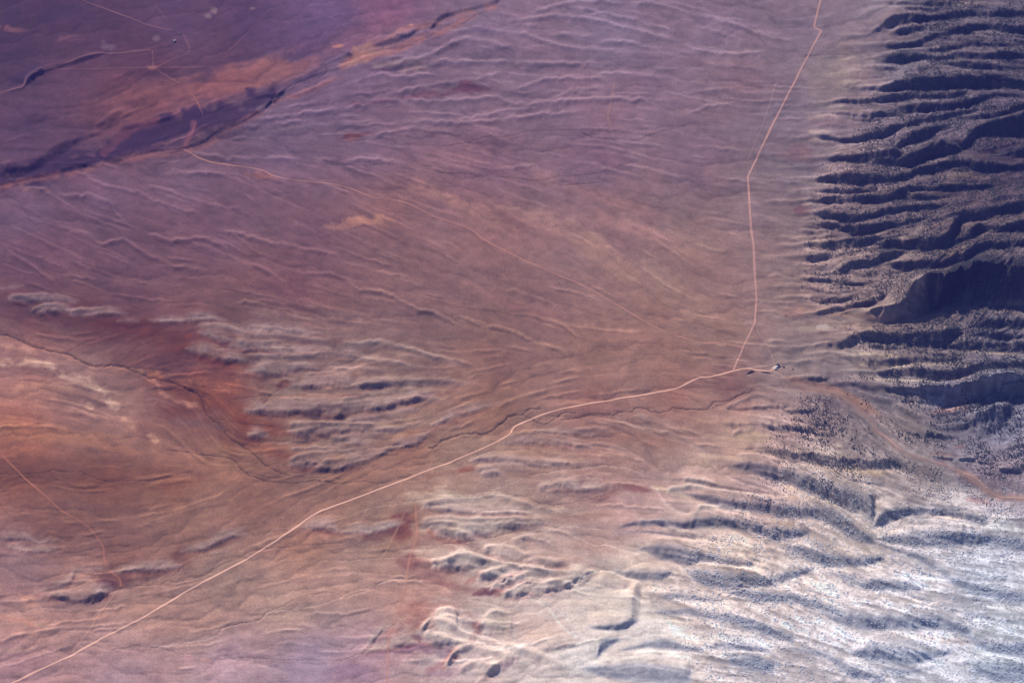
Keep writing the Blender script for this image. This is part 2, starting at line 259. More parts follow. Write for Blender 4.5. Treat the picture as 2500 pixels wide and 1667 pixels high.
# faint rises on the pediment: crest lines only (sheet, width px, height m, [(x, y), ...])
RISES = [
 ('Q',16,3.5,[(330,455),(600,390),(780,290),(950,280),(1100,315),(1330,335)]),
 ('Q',14,3.2,[(720,230),(900,210),(1100,225),(1250,235),(1400,290),(1600,330),(1900,350),(2352,400)]),
 ('Q',14,3,[(1100,160),(1300,130),(1450,115),(1650,125),(1850,170),(2100,230),(2352,300)]),
 ('Q',12,2.6,[(1550,45),(1750,80),(1950,120),(2150,180),(2352,230)]),
 ('Q',14,3,[(1150,180),(1300,180),(1400,185)]),
 ('Q',14,3,[(1420,240),(1600,240),(1800,265)]),
 ('Q',14,3,[(560,450),(800,425),(1100,425),(1300,435),(1600,445),(1900,445)]),
 ('Q',14,3,[(300,655),(600,590),(900,555),(1150,490)]),
 ('Q',12,3,[(0,600),(250,520),(420,530),(700,500)]),
 ('Q',14,3,[(0,750),(300,700),(700,690),(900,685),(1070,665),(1150,700),(1300,720),(1500,700),(1800,685),(2300,700)]),
 ('Q',12,2.6,[(1150,625),(1300,585),(1450,545),(1750,545),(1850,560)]),
 ('Q',12,2.2,[(1400,700),(1550,640),(1700,620),(1850,600)]),
 ('Q',12,3,[(150,890),(400,850),(650,840),(850,850),(1100,825),(1400,790),(1650,770)]),
 ('Q',12,3,[(170,945),(400,900),(560,860)]),
 ('Q',14,3.4,[(0,1110),(200,1105),(380,1115)]),
 ('Q',12,2.2,[(750,850),(950,800),(1200,750),(1400,730)]),
 ('Q',12,2,[(1700,525),(1900,500),(2100,520),(2300,530)]),
 ('Q',12,2.2,[(1250,110),(1500,35),(1700,10),(2000,20),(2300,20)]),
 ('Q',12,2.2,[(1750,290),(1950,290),(2200,350)]),
 ('Q',10,1.8,[(1000,1170),(1200,1150),(1400,1120)]),
 ('P',12,3,[(900,1110),(980,1160),(1150,1195),(1350,1190),(1500,1200),(1600,1225),(1700,1270),(1850,1300),(1980,1365)]),
 ('P',14,3,[(150,1300),(350,1310),(450,1345),(600,1350),(760,1400),(800,1480),(900,1560)]),
 ('P',12,3,[(580,1210),(680,1270),(850,1315),(970,1330),(1060,1380),(1220,1440),(1400,1470)]),
 ('P',10,2.2,[(1000,1290),(1150,1310),(1300,1370),(1500,1420),(1700,1450)]),
 ('P',12,2.6,[(1270,1035),(1450,1080),(1700,1090),(2000,1095),(2352,1110)]),
 ('P',12,2.6,[(1650,880),(1900,850),(2100,840),(2352,870)]),
 ('P',12,3,[(1750,830),(2000,800),(2200,770),(2352,750)]),
 ('P',12,2.4,[(1900,760),(2100,720),(2200,690)]),
 ('P',16,3,[(640,885),(760,800),(850,770),(1000,760)]),
 ('P',12,2.2,[(0,1000),(150,960),(300,950)]),
 ('P',12,2.6,[(0,650),(150,600),(200,530),(350,480),(650,380),(1040,345)]),
 ('S',14,3.2,[(380,-10),(520,30),(620,60),(700,120),(830,90),(920,120),(1020,190),(1100,220),(1200,270),(1350,290)]),
 ('S',14,3.2,[(880,0),(1050,50),(1200,90),(1350,80),(1480,100),(1560,150),(1620,220),(1720,260),(1850,310),(1990,400)]),
 ('S',12,2.6,[(1480,10),(1700,60),(1850,100),(2000,120),(2150,150),(2352,200)]),
 ('S',12,2.4,[(1900,300),(2000,290),(2100,320),(2300,320),(2352,350)]),
 ('S',14,3,[(0,110),(100,200),(220,260),(300,330),(420,420)]),
 ('S',10,2,[(370,325),(550,340),(700,360),(780,390)]),
 ('S',12,2.2,[(1500,540),(1700,520),(1900,510),(2100,540),(2250,580)]),
 ('S',10,2.4,[(0,360),(150,340),(200,360)]),
 ('T',12,3,[(0,355),(70,390),(110,430),(280,450),(400,500),(520,560),(640,590),(760,650),(850,700)]),
 ('T',12,2.4,[(760,605),(850,620),(950,670),(1100,690),(1200,720),(1300,770),(1450,820),(1570,880)]),
 ('T',10,2,[(1080,410),(1250,450),(1400,500),(1500,550)]),
 ('T',10,2,[(1380,650),(1500,660),(1600,730),(1680,765)]),
 ('T',12,3,[(0,800),(200,785),(330,790),(480,840),(650,890),(800,920),(950,960)]),
 ('T',12,3,[(0,880),(150,900),(300,930),(430,940),(500,970)]),
 ('T',10,2,[(0,240),(150,270),(300,320),(500,340)]),
 ('T',12,2.6,[(1100,1420),(1300,1410),(1450,1400),(1600,1410)]),
 ('T',10,2,[(1700,1300),(1850,1330),(2000,1360),(2200,1400),(2352,1440)]),
 ('U',10,2,[(0,70),(80,110),(150,130),(250,160),(350,150)]),
 ('R',12,2.2,[(0,80),(100,95),(350,160),(550,230),(800,260)]),
 ('R',12,2.2,[(0,135),(120,180),(300,240),(450,290)]),
 ('R',10,1.8,[(0,300),(150,350),(400,370),(600,350)]),
 ('R',10,1.6,[(0,640),(250,610),(500,600)]),
 ('R',10,1.6,[(0,800),(200,730),(400,700)]),
 ('R',20,3,[(820,840),(960,810),(1100,820),(1200,860)]),
 ('R',20,3,[(930,750),(1060,740),(1200,745)]),
 ('R',20,4,[(1070,500),(1180,490),(1300,500),(1370,530)]),
 ('R',18,4,[(1090,570),(1200,570),(1330,545)]),
 ('R',18,3,[(1070,420),(1200,405),(1350,425)]),
 ('R',14,2.4,[(820,905),(920,920),(1000,920),(1100,905)]),
 ('R',14,2.4,[(880,970),(1000,980),(1100,1000),(1300,990)]),
 ('R',14,2.4,[(820,1270),(950,1265),(1100,1275)]),
 ('R',14,2.4,[(780,1330),(900,1330),(980,1340)]),
 ('R',14,2.4,[(780,1410),(900,1410),(1000,1430)]),
 ('R',14,2.4,[(800,1500),(900,1495),(980,1510)]),
 ('U',14,2.4,[(780,80),(900,95),(1050,100)]),
 ('U',14,2.4,[(760,160),(850,160),(1000,185)]),
 ('U',14,2.4,[(740,260),(850,250),(950,270)]),
 ('U',12,2,[(740,420),(850,410),(950,430)]),
 ('U',12,2,[(720,510),(850,495),(950,530)]),
 ('R',22,3,[(1150,150),(1300,80),(1450,65),(1600,80)]),
]
FINGERS = [
 ('G',15,4.5,[(540,25),(700,60),(900,80),(1150,70),(1400,30),(1600,0)]),('G',12,3.5,[(620,130),(760,120),(900,150),(1050,190)]),
 ('G',16,5.5,[(600,440),(750,400),(900,345),(1050,380),(1300,440),(1600,490),(1900,520),(2100,480)]),
 ('G',12,4.5,[(1040,550),(1200,510),(1400,450),(1600,470)]),('G',12,4.5,[(1170,655),(1300,590),(1500,540),(1800,540)]),('G',12,4.5,[(1285,720),(1400,670),(1500,620),(1750,620),(2000,540)]),
 ('G',12,3.5,[(1100,290),(1250,270),(1400,300),(1500,340),(1700,350)]),('G',11,3.5,[(1420,190),(1550,180),(1700,230),(1800,280)]),('G',11,3.2,[(1480,410),(1600,390),(1800,410),(2000,400)]),
 ('G',14,4.5,[(500,1040),(640,985),(760,1000),(900,1090),(1100,1160),(1350,1230),(1600,1290),(1900,1400)]),('G',14,4,[(530,1110),(700,1140),(900,1200),(1100,1230),(1300,1290)]),
 ('G',14,4.5,[(740,1380),(860,1260),(1000,1240),(1200,1290),(1400,1300)]),('G',13,4,[(860,1450),(1000,1400),(1200,1420),(1350,1400)]),('G',14,3.5,[(640,900),(760,860),(830,910),(840,1000)]),
 ('G',14,3,[(1110,910),(1250,880),(1340,960)]),('G',13,3,[(1030,1040),(1150,1000),(1300,1040)]),
 ('W',13,4,[(560,350),(700,310),(900,300),(1100,290),(1300,350),(1500,380),(1700,420)]),('W',13,4.5,[(560,460),(750,440),(900,450),(1200,440),(1500,450)]),('W',12,3.5,[(640,540),(760,530),(900,500)]),
 ('W',12,3,[(890,40),(1050,25),(1300,50),(1600,60),(1900,50)]),('W',11,3,[(930,100),(1100,80),(1350,100)]),('W',10,2.5,[(950,140),(1100,120)]),('W',11,2.6,[(1350,230),(1550,190),(1800,170)]),('W',11,3,[(1180,590),(1300,560),(1500,590)]),
 ('E',13,4,[(900,960),(1150,930),(1400,980),(1650,1020),(1900,1060),(2060,1080)]),('E',12,3.5,[(1050,870),(1300,900),(1500,960)]),('E',12,4,[(1180,1150),(1400,1130),(1600,1170),(1900,1190)]),('E',12,4,[(620,1290),(850,1300),(1050,1370),(1300,1390)]),
 ('E',10,2.5,[(0,400),(200,380),(400,400)]),('E',10,2.5,[(100,300),(300,330),(550,400)]),('E',10,2.5,[(0,560),(200,530),(400,560),(600,620)]),('E',10,2.5,[(600,250),(800,290),(1000,360)]),('E',10,2.2,[(0,850),(250,830),(450,850)]),
 ('E',11,3,[(1520,420),(1700,390),(1850,410),(1900,490)]),('E',11,3,[(1560,650),(1750,650),(1950,690),(2150,750)]),('E',10,2.5,[(1450,180),(1750,60),(1900,100),(2050,130)]),('E',10,2.5,[(1700,200),(1850,190),(2000,290)]),
 ('H',12,3.5,[(130,150),(350,140),(600,220),(900,230),(1200,270),(1450,310),(1700,300)]),('H',11,3,[(500,300),(700,310),(1000,300)]),('H',13,3.8,[(600,430),(900,430),(1150,430),(1400,400),(1700,440),(2000,510),(2200,560)]),
 ('H',12,3.6,[(1150,620),(1400,590),(1700,560),(2000,580)]),('H',12,3.2,[(1650,680),(1900,670),(2352,650)]),('H',12,3.6,[(1700,820),(1950,780),(2200,750),(2352,745)]),('H',11,3.2,[(1550,1030),(1800,1000),(2100,980)]),
 ('H',12,3.6,[(1000,1100),(1300,1080),(1700,1080),(2000,1100)]),('H',12,3.4,[(1400,1220),(1700,1180),(2000,1160)]),('H',12,3.6,[(1000,1430),(1200,1370),(1500,1340),(1900,1290)]),('H',11,3.4,[(1200,1460),(1400,1440),(1600,1420)]),
 ('T',12,3,[(0,800),(330,800),(650,890),(950,960)]),('T',12,3.4,[(100,1090),(450,1060),(760,1060),(1000,1090)]),('T',13,3.6,[(0,1200),(350,1120),(650,1090)]),('T',12,3,[(300,1240),(550,1180),(750,1190)]),('T',12,3,[(20,1340),(250,1300),(480,1290)]),('T',11,3,[(230,1400),(450,1370),(650,1330)]),('T',10,2.4,[(0,870),(200,900),(430,950),(700,980)]),
 ('H',10,3,[(1020,1330),(1200,1310),(1500,1310),(1700,1300)]),('I',11,3,[(80,180),(300,170),(550,170),(800,240)]),('I',10,3,[(290,310),(450,260),(650,260)]),('I',10,3,[(670,320),(850,300),(1080,290)]),('I',10,2.6,[(1880,460),(2050,440),(2250,510)]),
]
# explicit contour lines: (sheet, [(x, y, z), ...])
LINES = [
 ('B',[(820,1490,10),(900,1460,20),(1000,1430,30),(1150,1385,42),(1235,1330,55),(1255,1265,66),(1300,1195,74),(1420,1112,82),(1600,1082,84),(1750,1035,86),(1900,1002,88),(2050,1002,88),(2200,1012,88),(2352,1035,88),(2550,1060,88)]),
 ('B',[(1000,1490,18),(1150,1450,26),(1260,1400,34),(1310,1310,42),(1450,1210,50),(1650,1140,54),(1800,1100,56),(2000,1090,57),(2352,1100,57),(2550,1110,57)]),
 ('B',[(620,1510,0),(700,1540,0),(900,1590,0),(1050,1595,0),(1200,1580,0),(1300,1550,0),(1400,1490,0),(1500,1400,0),(1600,1370,0),(1750,1380,1),(1850,1405,3),(1950,1425,5),(2010,1440,2)]),
 ('B',[(590,1500,5),(650,1475,9),(750,1450,10),(880,1440,12)]),
 ('B',[(850,1490,7),(900,1500,7),(1000,1490,9)]),
 ('C',[(500,695,3),(650,670,7),(750,672,9),(900,712,10),(1000,700,15),(1200,712,24),(1350,697,32),(1450,677,38),(1520,685,40),(1700,652,46),(1850,640,50),(2000,582,58),(2150,562,62),(2352,560,64),(2550,560,64)]),
 ('C',[(500,715,0),(700,720,1),(850,760,2),(1000,770,5),(1200,765,10),(1350,770,15),(1500,750,20),(1700,700,27),(1900,665,33),(2100,650,36),(2352,650,38),(2550,650,38)]),
 ('C',[(700,860,0),(900,900,0),(1050,930,0),(1180,985,0),(1250,980,0),(1400,960,0),(1540,925,0),(1700,860,0),(1850,815,0),(2000,765,0),(2200,735,0),(2352,725,0),(2550,720,0)]),
 ('C',[(560,845,3),(620,900,9),(665,955,14),(690,1030,17),(750,1085,18),(815,1145,18),(890,1205,17),(1000,1295,14),(1120,1390,10),(1200,1440,6)]),
 ('C',[(600,845,0),(680,915,0),(750,1010,0),(800,1070,0),(870,1135,0),(950,1215,0),(1060,1320,0),(1160,1390,0),(1300,1420,0)]),
 ('C',[(-200,780,0),(0,710,0),(200,740,0),(450,790,0)]),
 ('F',[(1000,600,7),(978,640,11),(960,720,12),(946,820,12),(944,935,11),(900,960,9)]),
 ('F',[(1050,610,0),(1040,720,0),(1030,850,0),(1015,960,0)]),
 ('F',[(640,490,6),(760,500,7),(900,570,8),(990,600,7)]),
 ('F',[(600,520,0),(450,600,0),(350,680,0),(200,740,0),(330,880,0),(480,1010,0)]),
 ('G',[(690,860,7),(760,855,8),(835,880,8),(842,950,8),(832,1040,7)]),
 ('G',[(655,850,0),(760,830,0),(880,870,0),(868,960,0),(862,1050,0)]),
 ('G',[(640,900,6),(520,1040,6),(680,1000,8),(560,1130,7),(900,1190,9),(1300,1260,10)]),
 ('G',[(600,880,0),(480,1020,0),(620,985,0),(500,1110,0)]),
 ('G',[(1110,930,5),(1200,880,6),(1340,890,6),(1360,980,6),(1355,1060,5)]),
 ('G',[(1080,920,0),(1180,860,0),(1385,870,0),(1385,980,0),(1380,1080,0)]),
 ('G',[(1040,1030,5),(1100,1000,6),(1200,1000,6)]),
 ('G',[(990,1000,0),(1010,1040,0),(1000,1080,0)]),
 ('G',[(600,150,5),(540,30,6),(800,60,10),(1100,90,9)]),
 ('G',[(430,400,6),(620,405,5),(900,345,8),(1050,380,10),(1300,440,11),(1600,480,11),(1900,500,8)]),
 ('G',[(730,1400,7),(830,1260,8),(960,1240,9)]),
 ('G',[(700,1420,0),(800,1240,0)]),
 ('K',[(1000,560,4),(960,520,4),(800,500,5)]),
]
# stream beds: (sheet, kind, width px, depth m, [(x, y), ...]); kind p = pale sand, d = dark cut, o = orange
STREAMS = [
 ('G','p',3.0,1,[(-200,740),(0,680),(180,590),(380,575),(480,590),(560,620),(700,640),(870,760),(950,765),(1200,820),(1360,845),(1440,800),(1470,730),(1520,735),(1600,775),(1700,715),(1850,690),(1950,620),(2050,560),(2200,495),(2352,490)]),
 ('G','p',2.4,.8,[(-300,400),(0,385),(200,370),(400,370),(480,362),(640,380),(740,365),(1000,310),(1150,260),(1300,215),(1500,140),(1700,110),(1880,65),(2050,80),(2352,110)]),
 ('G','p',2.6,.8,[(870,760),(890,850),(850,960),(880,1040),(950,1085),(1050,1100),(1180,1140),(1300,1210)]),
 ('G','p',2.0,.8,[(1900,130),(2030,190),(2100,230),(2200,250),(2260,240),(2352,265)]),
 ('F','p',1.8,.6,[(480,190),(620,255),(700,245),(850,290),(1000,330)]),
 ('F','p',5,.5,[(60,780),(150,850),(250,980),(330,1060),(420,1120)]),
 ('F','p',3,.5,[(90,780),(250,860),(330,960),(420,1040)]),
 ('E','p',7,1,[(730,930),(790,960),(850,1050),(900,1110),(1000,1160),(1100,1190)]),
 ('E','p',5,.8,[(1320,700),(1400,780),(1500,840),(1650,890),(1780,900)]),
 ('E','g',8,.8,[(380,240),(480,300),(560,340),(700,350),(850,390),(1000,460),(1100,510),(1220,560),(1350,620)]),
 ('E','p',2,.8,[(450,300),(560,350),(700,400)]),
 ('E','p',1.8,.8,[(0,770),(150,750),(320,735),(450,750),(560,770),(700,830)]),
 ('E','D',3,1.4,[(-120,290),(0,270),(60,268),(130,238),(300,235),(380,240),(450,212),(560,205),(590,172),(680,178),(760,215),(900,212),(960,176),(1100,190),(1250,190),(1350,122),(1480,110),(1600,50),(1750,0)]),
 ('T','D',3.4,1.8,[(600,1510),(650,1500),(720,1450),(850,1415),(1000,1410),(1080,1360),(1170,1290),(1250,1282),(1300,1245),(1380,1240)]),
 ('T','D',2.6,1.4,[(1250,1282),(1300,1310),(1400,1350),(1480,1300),(1550,1265),(1620,1275)]),
 ('T','d',2.4,1.4,[(1330,1350),(1400,1300),(1550,1290),(1650,1300)]),
 ('T','g',2,.8,[(0,1560),(200,1520),(380,1500),(600,1520),(800,1480),(950,1450)]),
 ('T','d',2.4,1.2,[(780,545),(900,555),(1050,575),(1200,605),(1320,610),(1380,650),(1500,655)]),
 ('T','g',2,.6,[(1480,620),(1620,700),(1750,740),(2050,765)]),
 ('I','D',3.6,2.4,[(-100,480),(0,520),(150,560),(250,610),(400,670),(600,710),(680,730),(800,800),(930,835),(1150,830),(1280,880),(1430,935),(1600,975),(1800,1050),(1950,1130)]),
 ('I','d',2.2,1.4,[(1150,840),(1300,850),(1480,860),(1650,870)]),
 ('I','d',2.2,1.4,[(1500,970),(1750,1000),(1950,1030),(2200,1060)]),
 ('I','d',1.8,1,[(650,700),(750,640),(850,580)]),
 ('I','d',1.8,1,[(430,860),(540,880),(580,910)]),
 ('H','D',3,1.6,[(0,720),(150,800),(220,980),(340,1080),(440,1210),(560,1280),(700,1400),(850,1510),(1000,1568)]),
 ('H','d',2,1,[(470,840),(700,810),(950,800),(1180,800)]),
 ('H','d',2,1,[(760,895),(820,810),(900,740),(940,690)]),
 ('H','d',1.6,1,[(300,1020),(600,1080),(850,1100)]),
 ('V','D',2.4,1.4,[(1150,-40),(1300,-20),(1450,0),(1600,25),(1680,110),(1750,150),(1850,175),(2000,190),(2150,175),(2352,198)]),
 ('V','d',2.2,1.2,[(1700,115),(1850,145),(2080,145),(2352,160)]),
 ('W','d',2.2,1.2,[(0,192),(150,180),(250,190),(400,160),(480,130)]),
 ('V','d',2.4,1.4,[(-60,130),(0,125),(300,115),(350,98),(450,110),(560,115),(680,165),(850,175),(1100,165),(1200,135),(1320,113)]),
 ('V','d',2.2,1.2,[(420,660),(540,660),(700,625),(900,620)]),
 ('V','d',2.4,1.4,[(590,1030),(700,990),(780,930),(850,905),(950,890),(1100,885),(1150,860),(1250,868),(1400,820),(1500,760),(1650,700),(1760,650),(2000,625),(2352,600)]),
 ('V','d',2.2,1.2,[(1190,830),(1280,750),(1400,700),(1550,675)]),
 ('V','p',1.6,.6,[(1830,550),(1900,500),(2000,500),(2080,470),(2180,418),(2352,415)]),
 ('V','p',1.6,.6,[(180,1060),(330,1045),(490,1060)]),
 ('V','d',2.6,1.2,[(560,1305),(640,1305),(750,1335),(830,1325),(930,1310),(1100,1325),(1230,1360),(1420,1362)]),
 ('V','g',7,.6,[(900,1315),(1100,1310),(1250,1290),(1400,1260),(1500,1230)]),
 ('V','p',2,1,[(1250,1290),(1400,1265),(1500,1230),(1560,1180),(1780,1135),(1850,1080),(2000,1060),(2200,1030),(2352,980)]),
 ('V','d',2,1,[(1500,1215),(1560,1170),(1780,1130),(1840,1075),(1950,1035),(2080,970),(2352,935)]),
 ('W','p',2.2,1,[(0,980),(60,945),(150,920),(300,870),(400,850)]),
 ('V','d',2,1,[(1500,1400),(1700,1385),(2000,1405),(2352,1410)]),
 ('W','d',2,1,[(0,1410),(100,1375),(200,1330),(280,1210),(370,1165)]),
 ('W','d',2.2,1,[(420,320),(600,300),(900,287),(1050,268),(1250,280),(1380,330),(1500,332),(1700,305),(1850,260)]),
 ('W','p',1.8,.8,[(150,410),(170,380),(250,350),(390,340)]),
 ('W','p',1.8,.8,[(1040,240),(1150,200),(1300,140),(1500,110),(1650,95),(1800,72),(1900,85)]),
 ('W','d',2,1,[(700,610),(850,600),(1000,570),(1200,520),(1400,500)]),
 ('Q','d',2.2,1.4,[(0,985),(250,955),(330,962),(380,990)]),
 ('Q','d',2.2,1.2,[(450,990),(580,1000),(750,1000),(900,965),(1020,940),(1120,945),(1280,905),(1500,895),(1650,905),(1740,950),(1900,960),(2050,965),(2150,920),(2352,870)]),
 ('Q','d',2.2,1.2,[(0,1130),(200,1145),(320,1135),(520,1150),(700,1190),(870,1195),(950,1210),(1200,1225),(1350,1245),(1500,1215),(1750,1195),(1900,1150),(2050,1100)]),
 ('Q','d',2.2,1.2,[(1500,1275),(1650,1265),(1760,1255)]),
 ('Q','g',2,1,[(1120,180),(1400,210),(1500,190),(1600,195)]),
 ('R','d',2.4,1.2,[(850,380),(1000,372),(1150,375),(1250,390)]),
 ('R','g',2,1,[(850,605),(1000,603),(1130,620),(1400,630)]),
 ('Q','d',2.2,1.2,[(420,300),(560,270),(630,240),(700,190),(750,165),(850,155),(920,110),(1000,80)]),
 ('P','d',2.2,1.1,[(1810,780),(1870,700),(1960,640),(2040,600),(2150,560),(2250,500)]),
 ('P','d',1.8,1.2,[(0,1330),(60,1295),(130,1270)]),
 ('P','d',1.8,1.2,[(1050,1065),(1180,1055),(1260,1035),(1400,980)]),
 ('U','d',2.2,1.2,[(0,1245),(60,1245),(200,1240),(330,1190),(450,1110),(560,1090),(700,1085)]),
 ('U','g',2,.8,[(850,1100),(950,1090)]),
 ('U','d',2,1,[(500,590),(720,610),(900,600),(1100,640)]),
]
# colours of the ground as seen in flat sun (sRGB 0..255), control points over the map; lower right whitened to imitate window haze
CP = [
 (0,0,68,46,85),(120,40,73,49,88),(60,120,71,48,88),(250,60,81,54,92),(430,40,92,66,104),(600,60,86,61,102),(800,40,110,84,126),(950,20,128,88,122),(120,200,93,63,96),(350,150,85,54,88),(560,120,88,59,93),(760,110,97,69,108),(250,280,102,66,91),(60,320,87,61,98),(180,350,93,65,98),(330,260,114,72,91),(60,520,114,87,115),(250,470,118,89,115),(450,430,122,93,117),(680,320,118,96,124),(850,200,122,98,126),(1000,120,126,104,130),(1200,60,134,112,136),(1500,60,134,114,138),(1750,60,136,116,138),(1950,60,134,114,132),(900,350,124,98,122),(1100,260,128,104,126),(1350,220,132,108,130),(1600,200,132,110,132),(1800,200,134,112,128),(1200,400,126,98,118),(1450,380,128,100,122),(1700,380,132,106,124),(1900,250,128,112,130),(1950,400,124,110,124),(1930,560,138,118,124),(1950,700,138,116,118),(1870,480,136,116,126),(80,620,108,77,101),(300,620,108,79,101),(520,560,114,83,105),(760,600,119,87,106),(700,700,113,79,97),(720,833,118,86,96),(640,780,116,86,98),(580,1003,120,76,82),(300,700,108,77,97),(950,520,136,100,108),(1200,560,148,110,114),(1500,560,144,112,118),(1700,620,146,118,118),(1000,700,130,98,106),(1300,720,140,106,110),(1600,780,152,118,114),(1750,820,150,120,116),(1950,860,138,123,127),(1200,850,138,104,104),(1450,880,146,112,108),(1650,890,152,118,112),(60,740,100,66,90),(250,790,100,66,84),(450,850,110,66,85),(550,900,122,72,83),(600,800,116,84,92),(800,820,124,92,98),(950,930,134,108,108),(60,850,168,126,125),(200,920,170,128,125),(100,980,160,116,113),(60,1060,178,116,101),(300,1000,158,120,117),(440,1010,120,78,89),(520,960,130,84,89),(420,1080,150,110,105),(600,1020,120,76,80),(680,1100,140,102,98),(560,1120,160,118,104),(60,1150,124,82,84),(250,1170,126,84,84),(420,1180,140,96,90),(700,950,140,112,110),(850,1050,142,116,112),(620,1220,142,104,100),(850,1180,150,112,104),(1000,1080,148,112,104),(1200,1000,148,110,102),(1450,980,154,112,110),(1650,960,152,108,106),(1780,940,140,100,104),(150,1280,130,92,94),(60,1400,142,115,123),(300,1340,138,100,100),(450,1300,144,108,104),(200,1450,164,131,129),(350,1480,172,139,131),(550,1400,166,135,127),(750,1330,162,124,114),(80,1520,184,147,141),(300,1560,176,143,141),(500,1520,176,143,135),(700,1480,182,151,141),(850,1420,176,145,137),(60,1630,176,141,149),(300,1640,180,151,161),(550,1620,182,157,169),(750,1620,172,149,167),(900,1600,178,147,159),(950,1300,160,126,116),(1050,1400,180,145,138),(1000,1480,190,151,142),(1100,1200,172,143,132),(1250,1230,176,151,142),(1300,1120,158,124,116),(1500,1080,160,124,120),(1450,1200,166,133,132),(1600,1080,158,128,124),(1700,1010,158,126,120),(1350,1350,192,167,160),(1450,1300,180,155,150),(1550,1250,190,159,156),(1700,1180,194,165,158),(1800,1080,178,152,142),(1900,1040,178,155,153),(1250,1450,204,187,178),(1150,1580,222,211,208),(1300,1520,222,205,196),(1450,1450,222,209,198),(1550,1400,224,211,198),(1400,1600,238,233,226),(1600,1550,238,233,226),(1700,1450,218,205,198),(1800,1350,222,206,192),(1850,1220,190,167,165),(2000,1180,194,181,175),(2100,1300,216,206,198),(1950,1420,226,216,210),(1850,1600,234,230,230),(2050,1550,232,230,232),(2250,1450,232,232,234),(2400,1400,210,220,232),(2250,1620,214,220,228),(2450,1580,196,208,216),(2350,1250,212,208,208),(2250,1150,160,151,153),(2450,1150,140,129,143),(2200,1030,150,139,141),(2350,1050,128,125,143),(2450,1030,130,133,157),(2150,980,132,125,135),(2300,950,120,119,141),(2450,920,130,131,151),(2050,950,130,117,129),(2100,870,152,139,139),(2300,870,146,135,139),(2450,850,140,133,147),(2100,790,148,129,129),(2300,790,138,125,131),(2450,780,128,121,135),(2000,800,148,125,127),(2050,680,144,128,132),(2200,620,138,124,128),(2400,590,122,108,118),(2400,700,84,80,108),(2150,530,128,114,126),(2350,480,108,94,112),(2450,400,92,78,104),(2050,420,138,120,130),(2150,330,128,116,132),(2300,300,116,106,126),(2450,250,104,94,118),(2050,280,138,120,132),(2050,180,150,134,136),(2200,160,122,116,132),(2350,110,122,112,128),(2450,30,116,108,128),(2150,60,138,122,134),(2050,40,138,120,134),(2300,20,120,112,130)
]
